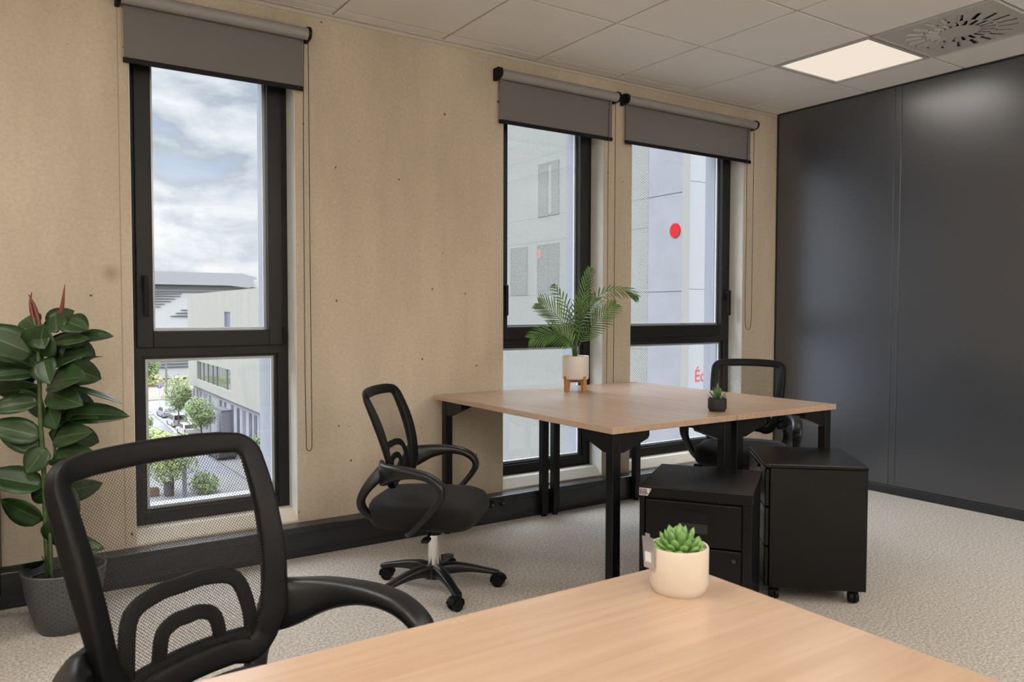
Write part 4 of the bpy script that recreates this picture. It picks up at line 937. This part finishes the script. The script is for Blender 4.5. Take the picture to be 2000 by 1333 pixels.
def car(label, x, y, rz, paint, L_=4.2, W=1.76, Hh=1.5, tall=False):
    t = thing('car', label, 'car', (x, y, G+.1 if x > 10.9 else G), rz, 'cars parked along the street')
    q_ = Hh/1.5 if not tall else Hh/1.66; l = L_/2/q_; hw = W/2/q_; Hh = Hh/q_; b = MB()
    prof = [(-l, .35), (-l+.02, .78), (-l+.12, .92), (-l+.30, .95), (l-1.25, .93), (l-.15, .80), (l, .62), (l, .3), (l-.1, .22), (-l+.1, .22)]
    b.prism(prof, -hw, hw, 'x') if False else b.add(*(lambda p: ([(-hw, y_, z_) for y_, z_ in p]+[(hw, y_, z_) for y_, z_ in p], [tuple(range(len(p)))[::-1], tuple(range(len(p), 2*len(p)))]+[(i, (i+1) % len(p), len(p)+(i+1) % len(p), len(p)+i) for i in range(len(p))]))(prof))
    ry = -l+.35 if tall else -l+.75
    cab = [(-l+.10, .94), (ry, Hh-.05), (ry+.25, Hh), (.25, Hh), (.45, Hh-.05), (l-1.15, .93)]
    ins = .14; n = len(cab)
    b.add([(-hw+ins*(z_-.93)/.6, y_, z_) for y_, z_ in cab]+[(hw-ins*(z_-.93)/.6, y_, z_) for y_, z_ in cab], [tuple(range(n))[::-1], tuple(range(n, 2*n))]+[(i, (i+1) % n, n+(i+1) % n, n+i) for i in range(n)])
    obj('car_body', b, paint, t, 30)
    g = MB(); zt = Hh-.10; k = .02
    for s in (-1, 1):
        X0 = s*(hw+.006); X1 = s*(hw-ins*(zt-.93)/.6+.006)
        g.add([(X0, -l+.32, 1.0), (X0, .95, 1.0), (X1, .42, zt), (X1, ry+.18, zt)], [(0, 1, 2, 3)])
    g.add([(-hw+.16, -l+.10-.0, 1.0), (hw-.16, -l+.10, 1.0), (hw-.24, ry-.05, zt), (-hw+.24, ry-.05, zt)], [(0, 1, 2, 3)])
    g.add([(-hw+.14, l-1.20, 1.0), (hw-.14, l-1.20, 1.0), (hw-.24, .56, zt), (-hw+.24, .56, zt)], [(0, 1, 2, 3)])
    obj('car_windows', g, car_glass, t)
    for yy in (-l+.78, l-.80):
        for s in (-1, 1): obj('wheel', MB().cyl((s*(hw-.19), yy, .31), (s*(hw+.01), yy, .31), .31, n=18), tyre, t, 40)
    for s in (-1, 1): obj('tail_light', MB().box((s*(hw-.05)-.12*(s > 0), -l-.01, .66), (s*(hw-.05)+.12*(s < 0), -l+.03, .86)), tail, t)
    t.scale = (q_, q_, q_)
car('white tall car parked second from the junction, seen from behind', 12.05, 86.0, R(2), car_white, 3.5, 1.46, 1.34, True)
car('silver car parked nearest the junction, ahead of the white tall car', 12.45, 94.2, R(4), car_silver, 3.4, 1.42, 1.22)
car('white low car parked right behind the white tall car', 11.75, 79.2, R(2), car_white, 3.3, 1.42, 1.20)
car('dark car parked beside the near pavement, the nearer of the two dark ones', 11.55, 64.6, R(2), car_dark, 3.7, 1.5, 1.26)
car('dark car parked further along, in front of another dark one', 11.35, 70.0, R(2), car_dark, 3.6, 1.48, 1.24)
car('dark car half hidden at the left edge of the first window', 5.3, 64.8, R(3), car_dark, 3.5, 1.45, 1.26)
t = thing('litter_bin', 'dark round litter bin on the near pavement below the window', 'bin', (5.11, 52.01, G+.11)); obj('bin_body', MB().lathe([(.26, 0), (.30, .05), (.32, .95), (.34, 1.0)], 20), pole_m, t, 40); obj('bin_lid', MB().lathe([(.35, 1.0), (.34, 1.06), (.1, 1.12), (0, 1.12)], 20), car_dark, t, 40)
t = thing('planter_box', 'reddish wooden planter next to the dark litter bin outside', 'planter', (4.1, 52.6, G+.11)); obj('planter_body', MB().rbox((-.75, -.3, 0), (.5, .3, .5), .03, 1), mat('planter_wood', (.13, .065, .04), .8), t); obj('soil', MB().box((-.7, -.25, .48), (.45, .25, .52)), soil, t)
t = thing('grey_post', 'grey square post standing beside the round bush outside', 'post', (5.95, 51.2, G+.11)); obj('post_body', MB().rbox((-.12, -.12, 0), (.12, .12, 2.3), .02, 1), mat('post_grey', (.13, .13, .17), .7), t); obj('post_cap', MB().rbox((-.14, -.14, 2.3), (.14, .14, 2.36), .01, 1), pole_m, t)
t = thing('street_lamp', 'grey street lamp on the verge in front of the white hall', 'street lamp', (16.2, 115.0, G)); obj('lamp_pole', MB().cyl((0, 0, 0), (0, 0, 5.9), .16, .13, n=12).rbox((-.4, -.15, 5.9), (.4, .15, 6.05), .03, 1), pole_m, t)
obj('lamp_base', MB().cyl((0, 0, 0), (0, 0, .5), .24, n=12), pole_m, t)
t = thing('parking_sign', 'blue square parking sign on a thin pole by the junction', 'road sign', (13.65, 105.3, G)); obj('sign_pole', MB().cyl((0, 0, 0), (0, 0, 2.6), .045, n=8), mat('sign_pole', (.25, .25, .26), .5), t)
sp = MB().rbox((-.42, -.06, 2.25), (.42, -.02, 3.05), .02, 1); sp.v = [(x*.55, y, 2.65+(z-2.65)*.55) for x, y, z in sp.v]; obj('sign_plate', sp, sign_blue, t)
pb = MB(); pb.box((-.17, -.075, 2.38), (-.05, -.06, 2.92)); ar = [( .02+.15*math.cos(a), 2.77+.15*math.sin(a)) for a in [PI/2-PI*k/10 for k in range(11)]]; ai = [(.02+.055*math.cos(a), 2.77+.055*math.sin(a)) for a in [-PI/2+PI*k/10 for k in range(11)]]
pb.prism([(-.06, 2.92)]+ar+[(-.06, 2.62), (-.06, 2.715)]+ai+[(-.06, 2.825)], -.075, -.06, 'y'); pb.v = [(x*.55, y, 2.65+(z-2.65)*.55) for x, y, z in pb.v]; obj('parking_letter', pb, sign_white, t)
